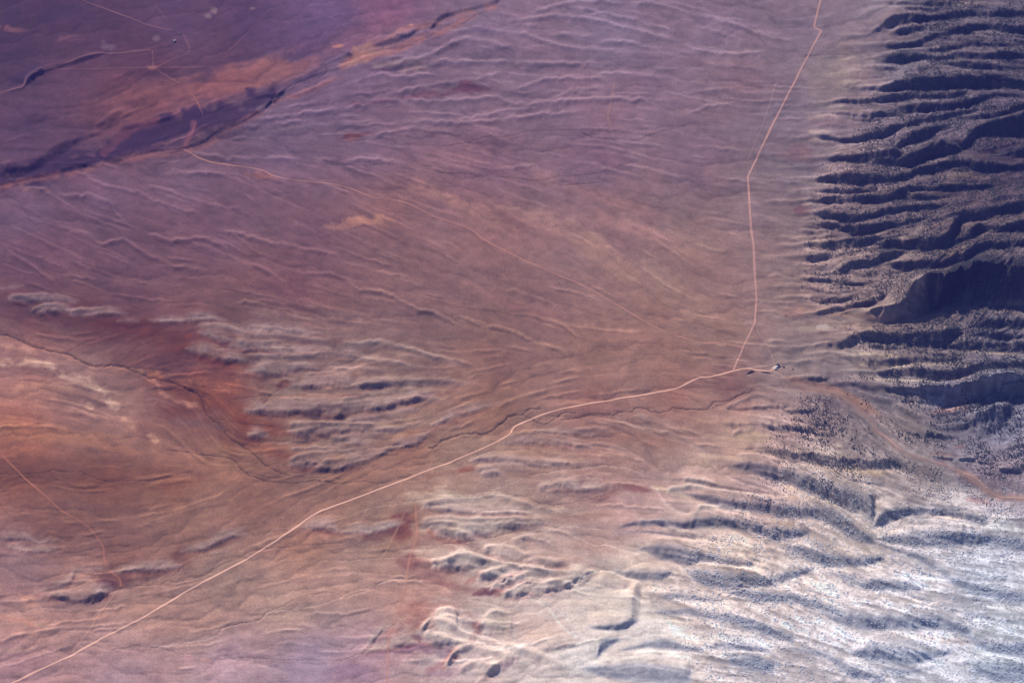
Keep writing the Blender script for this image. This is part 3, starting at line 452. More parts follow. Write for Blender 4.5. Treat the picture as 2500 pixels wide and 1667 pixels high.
# patches: (x, y, rx, ry, angle, r, g, b, strength); the navy ones at the right paint shade onto the escarpment face
PATCH = [
 (1160,1228,150,17,3,200,180,164,.75),(1130,1288,120,20,3,196,176,164,.7),(1330,1250,120,12,4,188,164,148,.6),(1120,1362,90,18,6,204,186,174,.75),(1230,1395,110,20,4,202,186,178,.7),(1320,1425,90,24,-16,198,184,176,.7),(1280,1345,90,14,8,196,178,168,.6),(1085,1500,36,34,0,224,210,200,.8),(1060,1545,50,16,8,222,208,198,.7),(1190,1585,130,22,14,226,214,206,.7),(1210,1522,30,26,0,210,196,182,.75),(1140,1620,60,20,0,220,206,202,.7),(1300,1640,120,24,0,228,218,212,.6),
 (760,800,170,34,2,146,122,124,.45),(800,880,200,34,0,150,126,124,.45),(830,960,200,34,-3,154,132,126,.5),(860,1050,160,44,-8,156,132,124,.5),(230,795,210,34,8,98,58,78,.6),(420,840,110,22,14,104,60,74,.55),(520,960,70,40,20,116,68,76,.5),(1200,1080,150,26,0,164,138,126,.4),(1350,1130,150,20,0,168,142,132,.4),
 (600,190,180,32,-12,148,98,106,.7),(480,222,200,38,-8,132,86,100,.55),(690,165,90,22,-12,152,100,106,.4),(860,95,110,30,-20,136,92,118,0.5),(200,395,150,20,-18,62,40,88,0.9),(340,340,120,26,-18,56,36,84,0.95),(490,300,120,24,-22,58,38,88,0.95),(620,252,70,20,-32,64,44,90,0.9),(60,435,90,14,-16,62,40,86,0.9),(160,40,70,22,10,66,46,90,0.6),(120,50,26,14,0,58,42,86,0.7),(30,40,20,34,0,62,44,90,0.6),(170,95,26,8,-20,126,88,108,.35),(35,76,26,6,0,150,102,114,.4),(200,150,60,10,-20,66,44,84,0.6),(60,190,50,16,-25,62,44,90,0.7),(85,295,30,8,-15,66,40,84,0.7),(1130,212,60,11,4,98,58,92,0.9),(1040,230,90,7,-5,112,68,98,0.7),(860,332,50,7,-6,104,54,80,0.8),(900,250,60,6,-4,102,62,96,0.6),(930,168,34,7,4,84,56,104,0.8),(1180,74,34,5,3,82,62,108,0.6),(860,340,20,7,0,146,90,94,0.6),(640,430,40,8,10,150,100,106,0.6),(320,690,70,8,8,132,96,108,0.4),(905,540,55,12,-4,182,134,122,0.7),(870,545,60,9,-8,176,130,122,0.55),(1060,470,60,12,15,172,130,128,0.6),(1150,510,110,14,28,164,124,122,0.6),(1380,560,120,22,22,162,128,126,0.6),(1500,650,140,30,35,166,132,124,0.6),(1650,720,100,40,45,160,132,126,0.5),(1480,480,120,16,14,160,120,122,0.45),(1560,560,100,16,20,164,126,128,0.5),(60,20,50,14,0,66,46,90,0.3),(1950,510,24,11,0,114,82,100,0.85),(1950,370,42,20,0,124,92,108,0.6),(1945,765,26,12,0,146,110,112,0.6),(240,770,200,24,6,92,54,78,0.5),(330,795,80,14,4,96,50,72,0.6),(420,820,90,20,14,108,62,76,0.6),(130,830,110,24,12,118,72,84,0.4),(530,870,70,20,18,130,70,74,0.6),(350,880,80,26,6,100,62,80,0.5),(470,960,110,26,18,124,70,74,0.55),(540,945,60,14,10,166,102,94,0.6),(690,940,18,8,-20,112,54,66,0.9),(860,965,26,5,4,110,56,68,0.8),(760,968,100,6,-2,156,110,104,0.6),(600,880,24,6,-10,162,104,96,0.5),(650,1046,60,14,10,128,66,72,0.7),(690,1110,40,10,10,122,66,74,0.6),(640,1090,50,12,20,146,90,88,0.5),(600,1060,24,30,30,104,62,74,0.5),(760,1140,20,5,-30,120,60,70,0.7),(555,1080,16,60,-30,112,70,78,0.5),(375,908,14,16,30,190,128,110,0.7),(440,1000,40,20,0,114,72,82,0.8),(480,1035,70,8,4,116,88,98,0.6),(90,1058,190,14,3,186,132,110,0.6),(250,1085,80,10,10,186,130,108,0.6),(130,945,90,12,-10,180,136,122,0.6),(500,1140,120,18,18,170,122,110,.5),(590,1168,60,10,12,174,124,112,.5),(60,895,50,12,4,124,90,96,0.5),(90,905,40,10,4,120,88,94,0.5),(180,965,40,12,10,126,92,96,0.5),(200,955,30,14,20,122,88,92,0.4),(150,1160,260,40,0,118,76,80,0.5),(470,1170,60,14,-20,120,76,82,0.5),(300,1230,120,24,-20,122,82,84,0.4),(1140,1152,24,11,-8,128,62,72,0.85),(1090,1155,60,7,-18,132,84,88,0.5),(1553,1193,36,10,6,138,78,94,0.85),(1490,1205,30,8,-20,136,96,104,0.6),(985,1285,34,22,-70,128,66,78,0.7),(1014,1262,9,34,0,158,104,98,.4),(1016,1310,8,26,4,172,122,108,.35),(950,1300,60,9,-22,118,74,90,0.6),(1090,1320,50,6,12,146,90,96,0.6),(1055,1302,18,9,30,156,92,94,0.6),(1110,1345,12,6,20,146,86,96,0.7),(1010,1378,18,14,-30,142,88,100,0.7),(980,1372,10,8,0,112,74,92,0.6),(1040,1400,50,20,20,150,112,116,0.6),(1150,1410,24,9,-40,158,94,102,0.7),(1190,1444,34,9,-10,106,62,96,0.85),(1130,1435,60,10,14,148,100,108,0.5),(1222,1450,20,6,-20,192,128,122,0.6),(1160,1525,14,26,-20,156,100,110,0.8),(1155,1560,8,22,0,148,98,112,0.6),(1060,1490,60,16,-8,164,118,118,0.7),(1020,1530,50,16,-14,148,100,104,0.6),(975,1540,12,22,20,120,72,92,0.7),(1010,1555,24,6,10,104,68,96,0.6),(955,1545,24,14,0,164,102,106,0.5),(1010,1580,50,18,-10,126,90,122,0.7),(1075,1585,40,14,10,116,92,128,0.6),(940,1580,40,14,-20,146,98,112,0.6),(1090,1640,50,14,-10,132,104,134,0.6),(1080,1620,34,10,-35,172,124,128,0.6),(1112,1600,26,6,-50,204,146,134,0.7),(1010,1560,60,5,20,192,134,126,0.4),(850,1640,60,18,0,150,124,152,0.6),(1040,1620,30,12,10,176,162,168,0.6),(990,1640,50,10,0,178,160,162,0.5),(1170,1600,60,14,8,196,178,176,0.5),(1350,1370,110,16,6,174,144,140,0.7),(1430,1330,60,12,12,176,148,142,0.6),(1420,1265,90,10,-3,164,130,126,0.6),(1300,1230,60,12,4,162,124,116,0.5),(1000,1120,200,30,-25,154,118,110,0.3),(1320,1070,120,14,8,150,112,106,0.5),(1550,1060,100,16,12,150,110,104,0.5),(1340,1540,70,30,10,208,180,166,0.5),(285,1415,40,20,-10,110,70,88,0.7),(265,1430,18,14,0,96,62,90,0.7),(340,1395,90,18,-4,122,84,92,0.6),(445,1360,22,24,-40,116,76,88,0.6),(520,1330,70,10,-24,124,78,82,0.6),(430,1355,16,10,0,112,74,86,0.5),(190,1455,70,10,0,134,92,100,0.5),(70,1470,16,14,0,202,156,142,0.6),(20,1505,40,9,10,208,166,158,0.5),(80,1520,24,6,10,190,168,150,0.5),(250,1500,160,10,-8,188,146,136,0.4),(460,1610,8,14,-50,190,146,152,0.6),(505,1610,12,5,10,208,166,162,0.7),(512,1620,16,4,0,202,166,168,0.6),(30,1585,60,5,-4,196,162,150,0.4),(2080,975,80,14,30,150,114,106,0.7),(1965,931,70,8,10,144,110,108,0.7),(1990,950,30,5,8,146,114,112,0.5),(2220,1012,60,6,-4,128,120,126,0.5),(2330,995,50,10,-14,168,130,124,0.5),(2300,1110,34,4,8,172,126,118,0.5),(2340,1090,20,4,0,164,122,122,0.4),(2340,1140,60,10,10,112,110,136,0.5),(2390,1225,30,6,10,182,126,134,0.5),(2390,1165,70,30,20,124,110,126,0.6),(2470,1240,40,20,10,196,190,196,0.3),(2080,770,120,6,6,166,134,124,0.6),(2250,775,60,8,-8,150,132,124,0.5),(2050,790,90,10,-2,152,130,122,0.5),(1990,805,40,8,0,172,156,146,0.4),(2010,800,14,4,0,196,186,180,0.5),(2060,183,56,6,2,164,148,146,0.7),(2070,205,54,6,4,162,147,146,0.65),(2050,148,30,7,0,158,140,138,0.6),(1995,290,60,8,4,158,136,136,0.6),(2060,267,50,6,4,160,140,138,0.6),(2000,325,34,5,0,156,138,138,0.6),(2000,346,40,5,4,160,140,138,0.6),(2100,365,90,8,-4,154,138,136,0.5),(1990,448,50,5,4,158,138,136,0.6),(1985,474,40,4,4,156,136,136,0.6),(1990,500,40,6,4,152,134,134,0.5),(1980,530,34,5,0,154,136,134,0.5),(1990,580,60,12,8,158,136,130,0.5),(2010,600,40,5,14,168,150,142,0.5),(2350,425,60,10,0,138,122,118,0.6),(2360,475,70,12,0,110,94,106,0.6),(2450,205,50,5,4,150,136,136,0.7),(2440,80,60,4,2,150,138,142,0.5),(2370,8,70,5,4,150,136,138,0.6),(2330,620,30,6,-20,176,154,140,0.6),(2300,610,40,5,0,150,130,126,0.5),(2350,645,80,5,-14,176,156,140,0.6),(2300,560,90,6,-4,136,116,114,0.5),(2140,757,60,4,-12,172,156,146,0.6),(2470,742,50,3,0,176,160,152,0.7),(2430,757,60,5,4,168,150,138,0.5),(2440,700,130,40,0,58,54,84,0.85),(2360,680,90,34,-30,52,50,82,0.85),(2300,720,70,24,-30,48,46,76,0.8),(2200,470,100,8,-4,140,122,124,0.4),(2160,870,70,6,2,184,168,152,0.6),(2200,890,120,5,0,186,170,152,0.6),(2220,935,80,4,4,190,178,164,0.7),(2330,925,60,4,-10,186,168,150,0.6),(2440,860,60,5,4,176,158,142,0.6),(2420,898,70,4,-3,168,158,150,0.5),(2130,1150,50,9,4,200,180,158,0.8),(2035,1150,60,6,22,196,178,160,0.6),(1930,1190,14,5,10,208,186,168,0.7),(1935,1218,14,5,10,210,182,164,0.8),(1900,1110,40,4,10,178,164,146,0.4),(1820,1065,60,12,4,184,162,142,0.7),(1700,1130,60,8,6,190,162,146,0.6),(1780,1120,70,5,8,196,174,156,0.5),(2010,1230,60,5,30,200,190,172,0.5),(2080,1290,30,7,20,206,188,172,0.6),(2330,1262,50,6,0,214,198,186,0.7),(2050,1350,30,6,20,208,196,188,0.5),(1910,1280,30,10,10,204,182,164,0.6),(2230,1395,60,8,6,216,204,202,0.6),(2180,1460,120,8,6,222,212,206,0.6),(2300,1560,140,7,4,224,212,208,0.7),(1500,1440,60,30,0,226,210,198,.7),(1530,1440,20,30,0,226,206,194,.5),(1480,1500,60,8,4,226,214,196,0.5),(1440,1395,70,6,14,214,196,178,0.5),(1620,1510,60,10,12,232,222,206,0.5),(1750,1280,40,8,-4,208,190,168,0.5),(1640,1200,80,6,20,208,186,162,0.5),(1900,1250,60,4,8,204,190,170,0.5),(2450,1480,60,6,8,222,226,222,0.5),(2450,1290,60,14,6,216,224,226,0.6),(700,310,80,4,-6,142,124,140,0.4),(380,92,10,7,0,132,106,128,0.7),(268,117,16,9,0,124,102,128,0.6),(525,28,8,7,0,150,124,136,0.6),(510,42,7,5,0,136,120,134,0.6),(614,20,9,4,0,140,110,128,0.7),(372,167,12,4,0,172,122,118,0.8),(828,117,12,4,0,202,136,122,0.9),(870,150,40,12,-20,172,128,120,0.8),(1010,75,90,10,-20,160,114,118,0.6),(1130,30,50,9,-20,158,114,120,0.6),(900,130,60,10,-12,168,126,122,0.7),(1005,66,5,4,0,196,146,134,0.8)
]
# coloured strips: (sheet, width px, r, g, b, strength, [(x, y), ...])
STRIPS = [
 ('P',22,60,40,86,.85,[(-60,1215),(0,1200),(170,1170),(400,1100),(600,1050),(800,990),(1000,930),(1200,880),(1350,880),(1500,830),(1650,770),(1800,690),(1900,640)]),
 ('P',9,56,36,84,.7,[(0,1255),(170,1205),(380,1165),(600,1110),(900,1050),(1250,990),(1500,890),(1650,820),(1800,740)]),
 ('P',7,150,100,108,.5,[(0,1300),(170,1240),(380,1215),(600,1170),(900,1095),(1260,1040),(1400,1000),(1560,905),(1780,790),(1950,680),(2080,640),(2352,520)]),
 ('P',5,150,110,112,.5,[(140,1260),(160,1300),(260,1315),(340,1325)]),
 ('P',8,134,84,112,.5,[(1270,1020),(1320,920),(1340,840)]),
 ('P',12,104,62,92,.6,[(700,1080),(900,900),(1100,830)]),
 ('Q',11,158,108,112,.6,[(0,470),(90,400),(250,390),(420,330),(560,260),(760,190),(900,100),(1070,30)]),
 ('I',7,180,128,118,.7,[(-40,530),(60,550),(200,600),(400,665),(600,705),(700,760),(900,830),(1150,850),(1300,890),(1450,950),(1550,1080),(1700,1170),(1900,1200)]),
 ('I',5,168,110,100,.5,[(1400,900),(1700,990),(2000,1030),(2200,1075)]),
 ('I',12,208,168,152,.85,[(-60,800),(150,790),(330,800),(500,850),(650,920),(800,970),(930,1050),(1000,1110),(1060,1190),(1130,1235)]),
 ('I',10,202,158,142,.7,[(830,1190),(900,1230)]),
 ('I',9,196,152,134,.6,[(1180,1340),(1300,1430),(1420,1490),(1500,1560)]),
 ('I',8,196,150,138,.6,[(-40,640),(150,660),(300,690)]),
 ('I',7,126,90,96,.5,[(80,730),(250,740),(420,770)]),
 ('H',8,166,106,96,.6,[(-40,670),(100,690),(300,720),(430,750)]),
 ('H',5,160,100,92,.5,[(580,1290),(750,1330),(980,1300)]),
 ('H',5,132,72,78,.6,[(120,170),(60,220),(0,250)]),
 ('V',6,196,136,124,.5,[(0,1110),(150,1130),(230,1160)]),
 ('G',5,196,122,112,.5,[(740,1380),(780,1290),(840,1245)]),
 ('C',12,150,118,116,.7,[(60,650),(250,710),(520,770),(650,850)]),
 ('D',13,158,136,138,.8,[(1560,-20),(1680,50),(1800,120),(1900,200),(2000,280),(2120,335),(2400,355)]),
]
# flow direction of the drainage grain (x, y, degrees; y down)
FLOW = [(0,100,-12),(250,120,-18),(500,150,-16),(200,330,-16),(500,260,-18),(900,60,-14),(800,250,-10),(1000,180,-8),(1200,100,2),(1450,90,10),(1700,100,12),(1000,280,-5),(1300,200,3),(1550,250,4),(1850,150,10),(1800,350,2),
 (1200,380,6),(1500,420,6),(700,380,8),(300,460,18),(100,550,30),(350,600,30),(600,560,24),(850,560,22),(700,720,12),(400,720,5),(1050,520,22),(1200,620,30),(1450,600,30),(1650,700,30),(1000,760,22),(1300,800,14),(1600,830,-2),(1850,600,8),(1900,800,6),
 (100,800,20),(300,850,-22),(500,880,-10),(60,950,10),(250,1000,20),(500,1020,50),(600,900,5),(800,900,2),(900,1020,-8),(700,1080,0),(100,1180,0),(300,1220,-8),(600,1250,-18),(850,1200,-12),(1100,1020,-20),(1300,950,-12),(1500,920,-10),
 (100,1380,-4),(350,1420,-12),(100,1600,-6),(400,1600,4),(600,1480,-16),(800,1400,-12),(800,1600,-4),(1000,1350,-4),(1200,1250,2),(1150,1450,12),(1300,1350,10),(1050,1600,0),(1300,1560,-14),(1500,1400,8),(1400,1080,8),(1600,1100,24),(1600,1250,6),(1450,1200,-6),
 (1800,1080,4),(1750,1200,16),(1900,1150,16),(2000,1230,28),(2100,1330,30),(1850,1350,14),(1700,1450,14),(1700,1600,4),(1950,1500,22),(2150,1400,10),(2300,1300,2),(2300,1480,14),(2200,1620,14),(2450,1400,14),(2450,1600,14),
 (2100,1050,30),(2150,1100,34),(2050,1020,28),(2250,1080,14),(2350,1000,-18),(2450,950,-6),(2200,930,4),(2350,870,-3),(2150,850,6),(2050,900,16),(2000,780,4),(2200,780,-6),
 (2000,420,-4),(2150,430,-8),(2300,420,-4),(2450,420,-4),(2000,550,6),(2150,550,-8),(2350,560,-14),(2050,650,4),(2200,650,-6),(2420,690,112),(2330,700,100),(2150,330,-20),(2300,290,-14),(2000,300,0),(2150,230,-10),(2350,200,2),(2150,120,-14),(2350,120,-4),(2250,60,-4),(2050,100,-16),(2400,20,2)]

def dense(pts, step=1.2):
    p = np.array(pts, float); out = [p[0]]
    for a, b in zip(p[:-1], p[1:]):
        n = max(1, int(np.hypot(b[0] - a[0], b[1] - a[1]) / step))
        t = np.arange(1, n + 1)[:, None] / n; out.append(a + (b - a) * t)
    return np.vstack([o if o.ndim == 2 else o[None] for o in out])
def spline(pts, step=1.2):
    """Catmull-Rom through the points"""
    p = np.array(pts, float)
    if len(p) < 3: return dense(p, step)
    q = np.vstack([2 * p[0] - p[1], p, 2 * p[-1] - p[-2]]); out = []
    for i in range(1, len(q) - 2):
        a, b, c, d = q[i - 1], q[i], q[i + 1], q[i + 2]
        n = max(2, int(np.hypot(c[0] - b[0], c[1] - b[1]) / step)); t = (np.arange(n) / n)[:, None]
        out.append(b + .5 * t * (c - a) + t * t * (a - 2.5 * b + 2 * c - .5 * d) + t ** 3 * (1.5 * (b - c) + .5 * (d - a)))
    out.append(q[-2][None]); return np.vstack(out)

# ------------------------------------------------------------------ height field
zc_u, zc_v, zc_z = [], [], []                  # constraints
def con(u, v, z): zc_u.append(np.asarray(u, float)); zc_v.append(np.asarray(v, float)); zc_z.append(np.broadcast_to(np.asarray(z, float), np.shape(u)))
face = {k: np.zeros((NV, NU)) for k in 'fwbls'}; crestm = {k: np.zeros((NV, NU)) for k in 'fwbls'}
upper = np.zeros((NV, NU)); lower = np.zeros((NV, NU)); cap = np.zeros((NV, NU)); linem = np.zeros((NV, NU)); rline = np.zeros((NV, NU))
def splat(arr, u, v, val=1.0):
    x = np.rint((np.asarray(u) - U0) / STEP).astype(int); y = np.rint((np.asarray(v) - V0) / STEP).astype(int)
    m = (x >= 0) & (x < NU) & (y >= 0) & (y < NV)
    val = np.broadcast_to(val, x.shape)
    np.maximum.at(arr, (y[m], x[m]), val[m])
def wig(n, amp, corr):
    k = max(2, int(n / corr) + 2); a = rng.standard_normal(k)
    return amp * np.interp(np.linspace(0, k - 1, n), np.arange(k), a)
for s, kind, sl, pts in BANDS:
    o = SH[s]; p = np.array(pts, float)
    u = o[0] + p[:, 0] / o[2]; vc = o[1] + p[:, 1] / o[2]; vt = o[1] + p[:, 2] / o[2]
    c = spline(np.stack([u, vc, vt], 1), 1.0)
    n = len(c); wd = np.maximum(c[:, 2] - c[:, 1], .8)
    soft = kind in 'blw'
    ends = np.clip(np.minimum(np.arange(n), np.arange(n)[::-1]) / (34.0 if kind in 'bl' else 14.0), 0, 1)
    am = np.clip(wd * .07, .3, 1.6)
    c[:, 1] += wig(n, 1, 7) * am; c[:, 2] += wig(n, 1, 9) * am * .8
    if kind in 'bl': c[:, 2] += wig(n, 1, 10) * am * 1.3 + wig(n, 1, 22) * am * 1.5; c[:, 1] += wig(n, 1, 26) * am * 1.2; c[:, 2] = np.maximum(c[:, 2], c[:, 1] + 1.0)
    sl = sl * {'b': .56, 'l': .56, 'w': .82}.get(kind, 1.0)
    if kind == 'f': sl = sl * np.interp(c[:, 1], [740, 830], [1.0, .74])
    if kind == 'w': sl = sl * np.interp(c[:, 1], [1150, 1450], [1.0, .62])
    h = 1.2 * wd * sl / (sp + sl * cp) * (.25 + .75 * ends) * (1 + wig(n, .06, 12))
    if kind == 'r': kind = 'b'
    fu, fv = foot(c[:, 0], c[:, 1], h)
    con(fu, fv, h * (.96 if soft else 1)); con(c[:, 0], c[:, 2], 0.0)
    if soft:
        for t, zt_ in ((.22, .88), (.5, .5), (.78, .12)):
            m_ = wd > 6
            con((fu * (1 - t) + c[:, 0] * t)[m_], (fv * (1 - t) + c[:, 2] * t)[m_], (h * zt_)[m_])
        g_ = h / 1.5 * .9 + 3; m_ = wd > 5
        con(fu[m_], (fv - g_)[m_], (h * .97)[m_])
    kk = kind
    for t in np.linspace(0, 1, 60):
        if t < .5 and kind in 'bl': splat(upper, fu * (1 - t) + c[:, 0] * t, fv * (1 - t) + c[:, 2] * t)
        if kind in 'bl': splat(cap, fu, fv - t * ((6 + wd * .9) if kind == 'b' else (10 + wd * 1.3)), (1 - t) ** .6 * np.clip(wd / 9, .35, 1) * ends)
        if t > .45 and kind in 'bl': splat(lower, fu * (1 - t) + c[:, 0] * t, fv * (1 - t) + c[:, 2] * t, np.clip(wd / 14, 0, 1))
        splat(face[kk], fu * (1 - t) + c[:, 0] * t, fv * (1 - t) + c[:, 2] * t)
    splat(crestm[kk], fu, fv)
for s, pts in LINES:
    o = SH[s]; p = np.array(pts, float)
    c = dense(np.stack([o[0] + p[:, 0] / o[2], o[1] + p[:, 1] / o[2], p[:, 2]], 1), 1.0)
    n = len(c)
    c[:, 1] += wig(n, .9, 5); c[:, 0] += wig(n, .6, 5)
    if s in 'GK': c[:, 2] *= .7
    fu, fv = foot(c[:, 0], c[:, 1], c[:, 2]); con(fu, fv, c[:, 2])
    if s in 'GFK': splat(linem, fu, fv)
ROADPTS = dict(
 main=[(-30,1697),(28,1666),(170,1600),(255,1554),(355,1503),(450,1444),(585,1373),(674,1320),(760,1259),(787,1245),(833,1229),(985,1171),(1141,1110),(1237,1065),(1250,1048),(1266,1035),(1340,1006),(1436,985),(1595,957),(1652,946),(1698,925),(1744,918),(1790,906),(1820,900),(1845,902),(1862,904),(1879,905),(1888,901)],
 side=[(1790,905),(1815,847),(1843,787),(1847,726),(1843,673),(1840,602),(1834,556),(1830,496),(1826,431),(1879,319),(1928,223),(1960,160),(2005,76),(1987,65),(2003,0),(2014,-45)])
STREAMPX = []
for s, kind, wd, dp, pts in STREAMS:
    a, b = sh(s, [q[0] for q in pts], [q[1] for q in pts])
    c = spline(np.stack([a, b], 1), 1.0); n = len(c)
    c[:, 1] += wig(n, .9, 6) + wig(n, .5, 3); c[:, 0] += wig(n, .9, 6)
    STREAMPX.append((kind, wd, dp, c))
    con(c[:, 0], c[:, 1], 0.0)
for k in ROADPTS:
    c = dense(ROADPTS[k]); con(c[:, 0], c[:, 1], 0.0)
for (x, y) in [(100,1650),(500,1650),(800,1560),(300,1520),(600,1480),(100,1180),(300,1150),(100,950),(300,980),(1500,800),(1300,650),(1700,700),(1600,500),(1700,300),(1400,450),(1000,600),(700,500),(500,500),(200,200),(400,150),(600,150),(700,50),(1900,200),(1900,700),(1880,500),(1400,880),(1300,900),(1100,960),(700,1200),(500,1250),(900,1330),(1450,1120),(1370,1520),(1340,1500),(2200,1010),(2250,1020)]:
    con([x, x + 2], [y, y], 0.0)
cu = np.concatenate(zc_u); cv = np.concatenate(zc_v); cz = np.concatenate(zc_z)
def solve():
    z = None
    for lev in range(7, -1, -1):
        f = 2 ** lev; h = max(4, -(-NV // f)); w_ = max(4, -(-NU // f))
        x = np.rint((cu - U0) / STEP / f - (.5 if f > 1 else 0)).astype(int); y = np.rint((cv - V0) / STEP / f - (.5 if f > 1 else 0)).astype(int)
        m = (x >= 0) & (x < w_) & (y >= 0) & (y < h); idx = y[m] * w_ + x[m]
        cnt = np.bincount(idx, minlength=h * w_).reshape(h, w_); sm = np.bincount(idx, weights=cz[m], minlength=h * w_).reshape(h, w_)
        fix = cnt > 0; val = np.where(fix, sm / np.maximum(cnt, 1), 0)
        z = np.zeros((h, w_)) if z is None else up2(z, (h, w_))
        for it in range(300 if lev > 3 else (120 if lev > 0 else 50)):
            z[fix] = val[fix]
            q = np.pad(z, 1, mode='edge')
            z = .25 * (q[:-2, 1:-1] + q[2:, 1:-1] + q[1:-1, :-2] + q[1:-1, 2:])
        z[fix] = val[fix]
    return z
Z = solve()
softm = np.clip(blur(face['b'] + face['l'], 5, 2) * 1.5 + blur(linem, 5, 2) * 12, 0, 1); Zs = blur(Z, 1, 2); Z = .35 * Z + .65 * blur(Z, 1, 1); softm *= .6; Z = Z * (1 - softm) + Zs * softm; del Zs

# woodland region (left limit for each y) and drainage grain
wy = [-130,0,60,100,130,170,215,240,270,300,330,400,440,480,560,620,690,740,770,800,830,870,905,930,960,1000,1040,1100,1150,1200,1250,1300,1330,1380,1420,1460,1500,1600,1700,1850]
wx = [2230,2225,2190,2180,2150,2150,2160,2090,2090,2090,2050,2010,2000,1985,1970,1955,1955,1985,2230,2020,2050,2090,2130,2000,1960,1925,1890,1880,1860,1800,1760,1720,1650,1660,1600,1580,1600,1660,1720,1800]
WL = np.interp(gv, wy, wx)[:, None]
mount = np.clip((GU - WL + 60) / 120, 0, 1); mount = mount * mount * (3 - 2 * mount)

cg = 24; gx = np.arange(U0, U1 + cg, cg); gy = np.arange(V0, V1 + cg, cg); CX, CY = np.meshgrid(gx, gy)
def coarse(pts, vals, pw=3.0, eps=900.0):
    num = np.zeros(CX.shape + (vals.shape[1],)); den = np.zeros(CX.shape)
    for (x, y), v in zip(pts, vals):
        wgt = 1.0 / (((CX - x) ** 2 + (CY - y) ** 2) + eps) ** (pw / 2); num += wgt[..., None] * v; den += wgt
    return num / den[..., None]
def fine(c):
    x = (GU - gx[0]) / cg; y = (GV - gy[0]) / cg
    x0 = np.clip(x.astype(int), 0, len(gx) - 2); y0 = np.clip(y.astype(int), 0, len(gy) - 2); fx = (x - x0); fy = (y - y0)
    if c.ndim == 3: fx = fx[..., None]; fy = fy[..., None]
    return (c[y0, x0] * (1 - fx) + c[y0, x0 + 1] * fx) * (1 - fy) + (c[y0 + 1, x0] * (1 - fx) + c[y0 + 1, x0 + 1] * fx) * fy
fl = np.array(FLOW, float); th = np.radians(fl[:, 2])
fd = fine(coarse(fl[:, :2], np.stack([np.cos(2 * th), np.sin(2 * th)], 1), 3.5))
wob = fbm(160, 3) * .10
TH = .5 * np.arctan2(fd[..., 1], fd[..., 0]) + wob
DX = np.cos(TH); DY = np.sin(TH)
def lic(src, L, stride=1.0):
    acc = src.copy(); n = 1
    for sg in (1, -1):
        px = np.tile(np.arange(NU, dtype=float), (NV, 1)); py = np.tile(np.arange(NV, dtype=float)[:, None], (1, NU))
        for k in range(L):
            xi = np.clip(px.astype(int), 0, NU - 1); yi = np.clip(py.astype(int), 0, NV - 1)
            px += sg * stride * DX[yi, xi]; py += sg * stride * DY[yi, xi]
            xi = np.clip(np.rint(px).astype(int), 0, NU - 1); yi = np.clip(np.rint(py).astype(int), 0, NV - 1)
            acc += src[yi, xi] * (1 - k / L); n += (1 - k / L)
    return norm(acc / n)
g_f = lic(norm(blur(rng.standard_normal((NV, NU)), 1, 1)), 14, 1.0)
g_m = lic(norm(blur(rng.standard_normal((NV, NU)), 2, 2)), 22, 1.6)
g_c = lic(norm(blur(rng.standard_normal((NV, NU)), 5, 2)), 26, 3.0)
g_x = lic(norm(blur(rng.standard_normal((NV, NU)), 12, 2)), 26, 5.0)
iso1 = fbm(26, 4); iso2 = fbm(120, 4); iso3 = fbm(8, 2); iso_big = fbm(400, 3); mott = fbm(14, 3, 1.6); mott2 = fbm(46, 4, 2.2)

# drainage: walkers run down the grain, drawn into the trails of earlier ones, so the channels merge into branching washes
SX = 2.0; flow_h, flow_w = NV, NU
trail = np.zeros((NV, NU)); tb = trail
wob2 = .55 * norm(blur(rng.standard_normal((NV, NU)), 9, 2)) + .35 * norm(blur(rng.standard_normal((NV, NU)), 3, 2))
for batch in range(44):
    nw = 170
    px = rng.uniform(0, NU - 1, nw); py = rng.uniform(0, NV - 1, nw); life = rng.integers(30, 260, nw); acc = np.zeros((NV, NU)); drift = np.zeros(nw)
    for stp in range(260):
        xi = np.clip(px.astype(int), 0, NU - 1); yi = np.clip(py.astype(int), 0, NV - 1)
        dx_ = -DX[yi, xi]; dy_ = -DY[yi, xi]; nx_ = -dy_; ny_ = dx_
        f = []
        for o_ in (-3.0, 3.0):
            xa = np.clip((px + dx_ * 2.5 + nx_ * o_).astype(int), 0, NU - 1); ya = np.clip((py + dy_ * 2.5 + ny_ * o_).astype(int), 0, NV - 1); f.append(tb[ya, xa])
        steer = np.clip((f[1] - f[0]) * 2.2, -.8, .8) + wob2[yi, xi] * .45
        drift = .7 * drift + .3 * steer
        px = px + dx_ + nx_ * drift; py = py + dy_ + ny_ * drift
        ok = (stp < life) & (px >= 0) & (px < NU - 1) & (py >= 0) & (py < NV - 1)
        np.add.at(acc, (py[ok].astype(int), px[ok].astype(int)), 1.0)
    trail += acc; tb = np.log1p(blur(trail, 1, 2))
chan = np.log1p(trail); chan = chan / np.percentile(chan, 99.7); chan = np.clip(chan, 0, 1.2)
chan_s = np.clip(blur(chan, 1, 1) * 1.6, 0, 1); chan_w = np.clip(norm(blur(chan, 5, 2)) * .35 + .4, 0, 1.5)
wa, wb = sh('C', [60,300,560,700,830,915,925,1020,1120,1250,1450,1600,1800], [668,725,790,885,995,1065,1140,1205,1300,1365,1432,1475,1568])
wc, wd_ = sh('D', [1830,1920,2010,2110,2250,2420], [130,200,280,335,350,352])
wash_pts = wash_pts_ = list(zip(list(wa) + list(wc), list(wb) + list(wd_)))
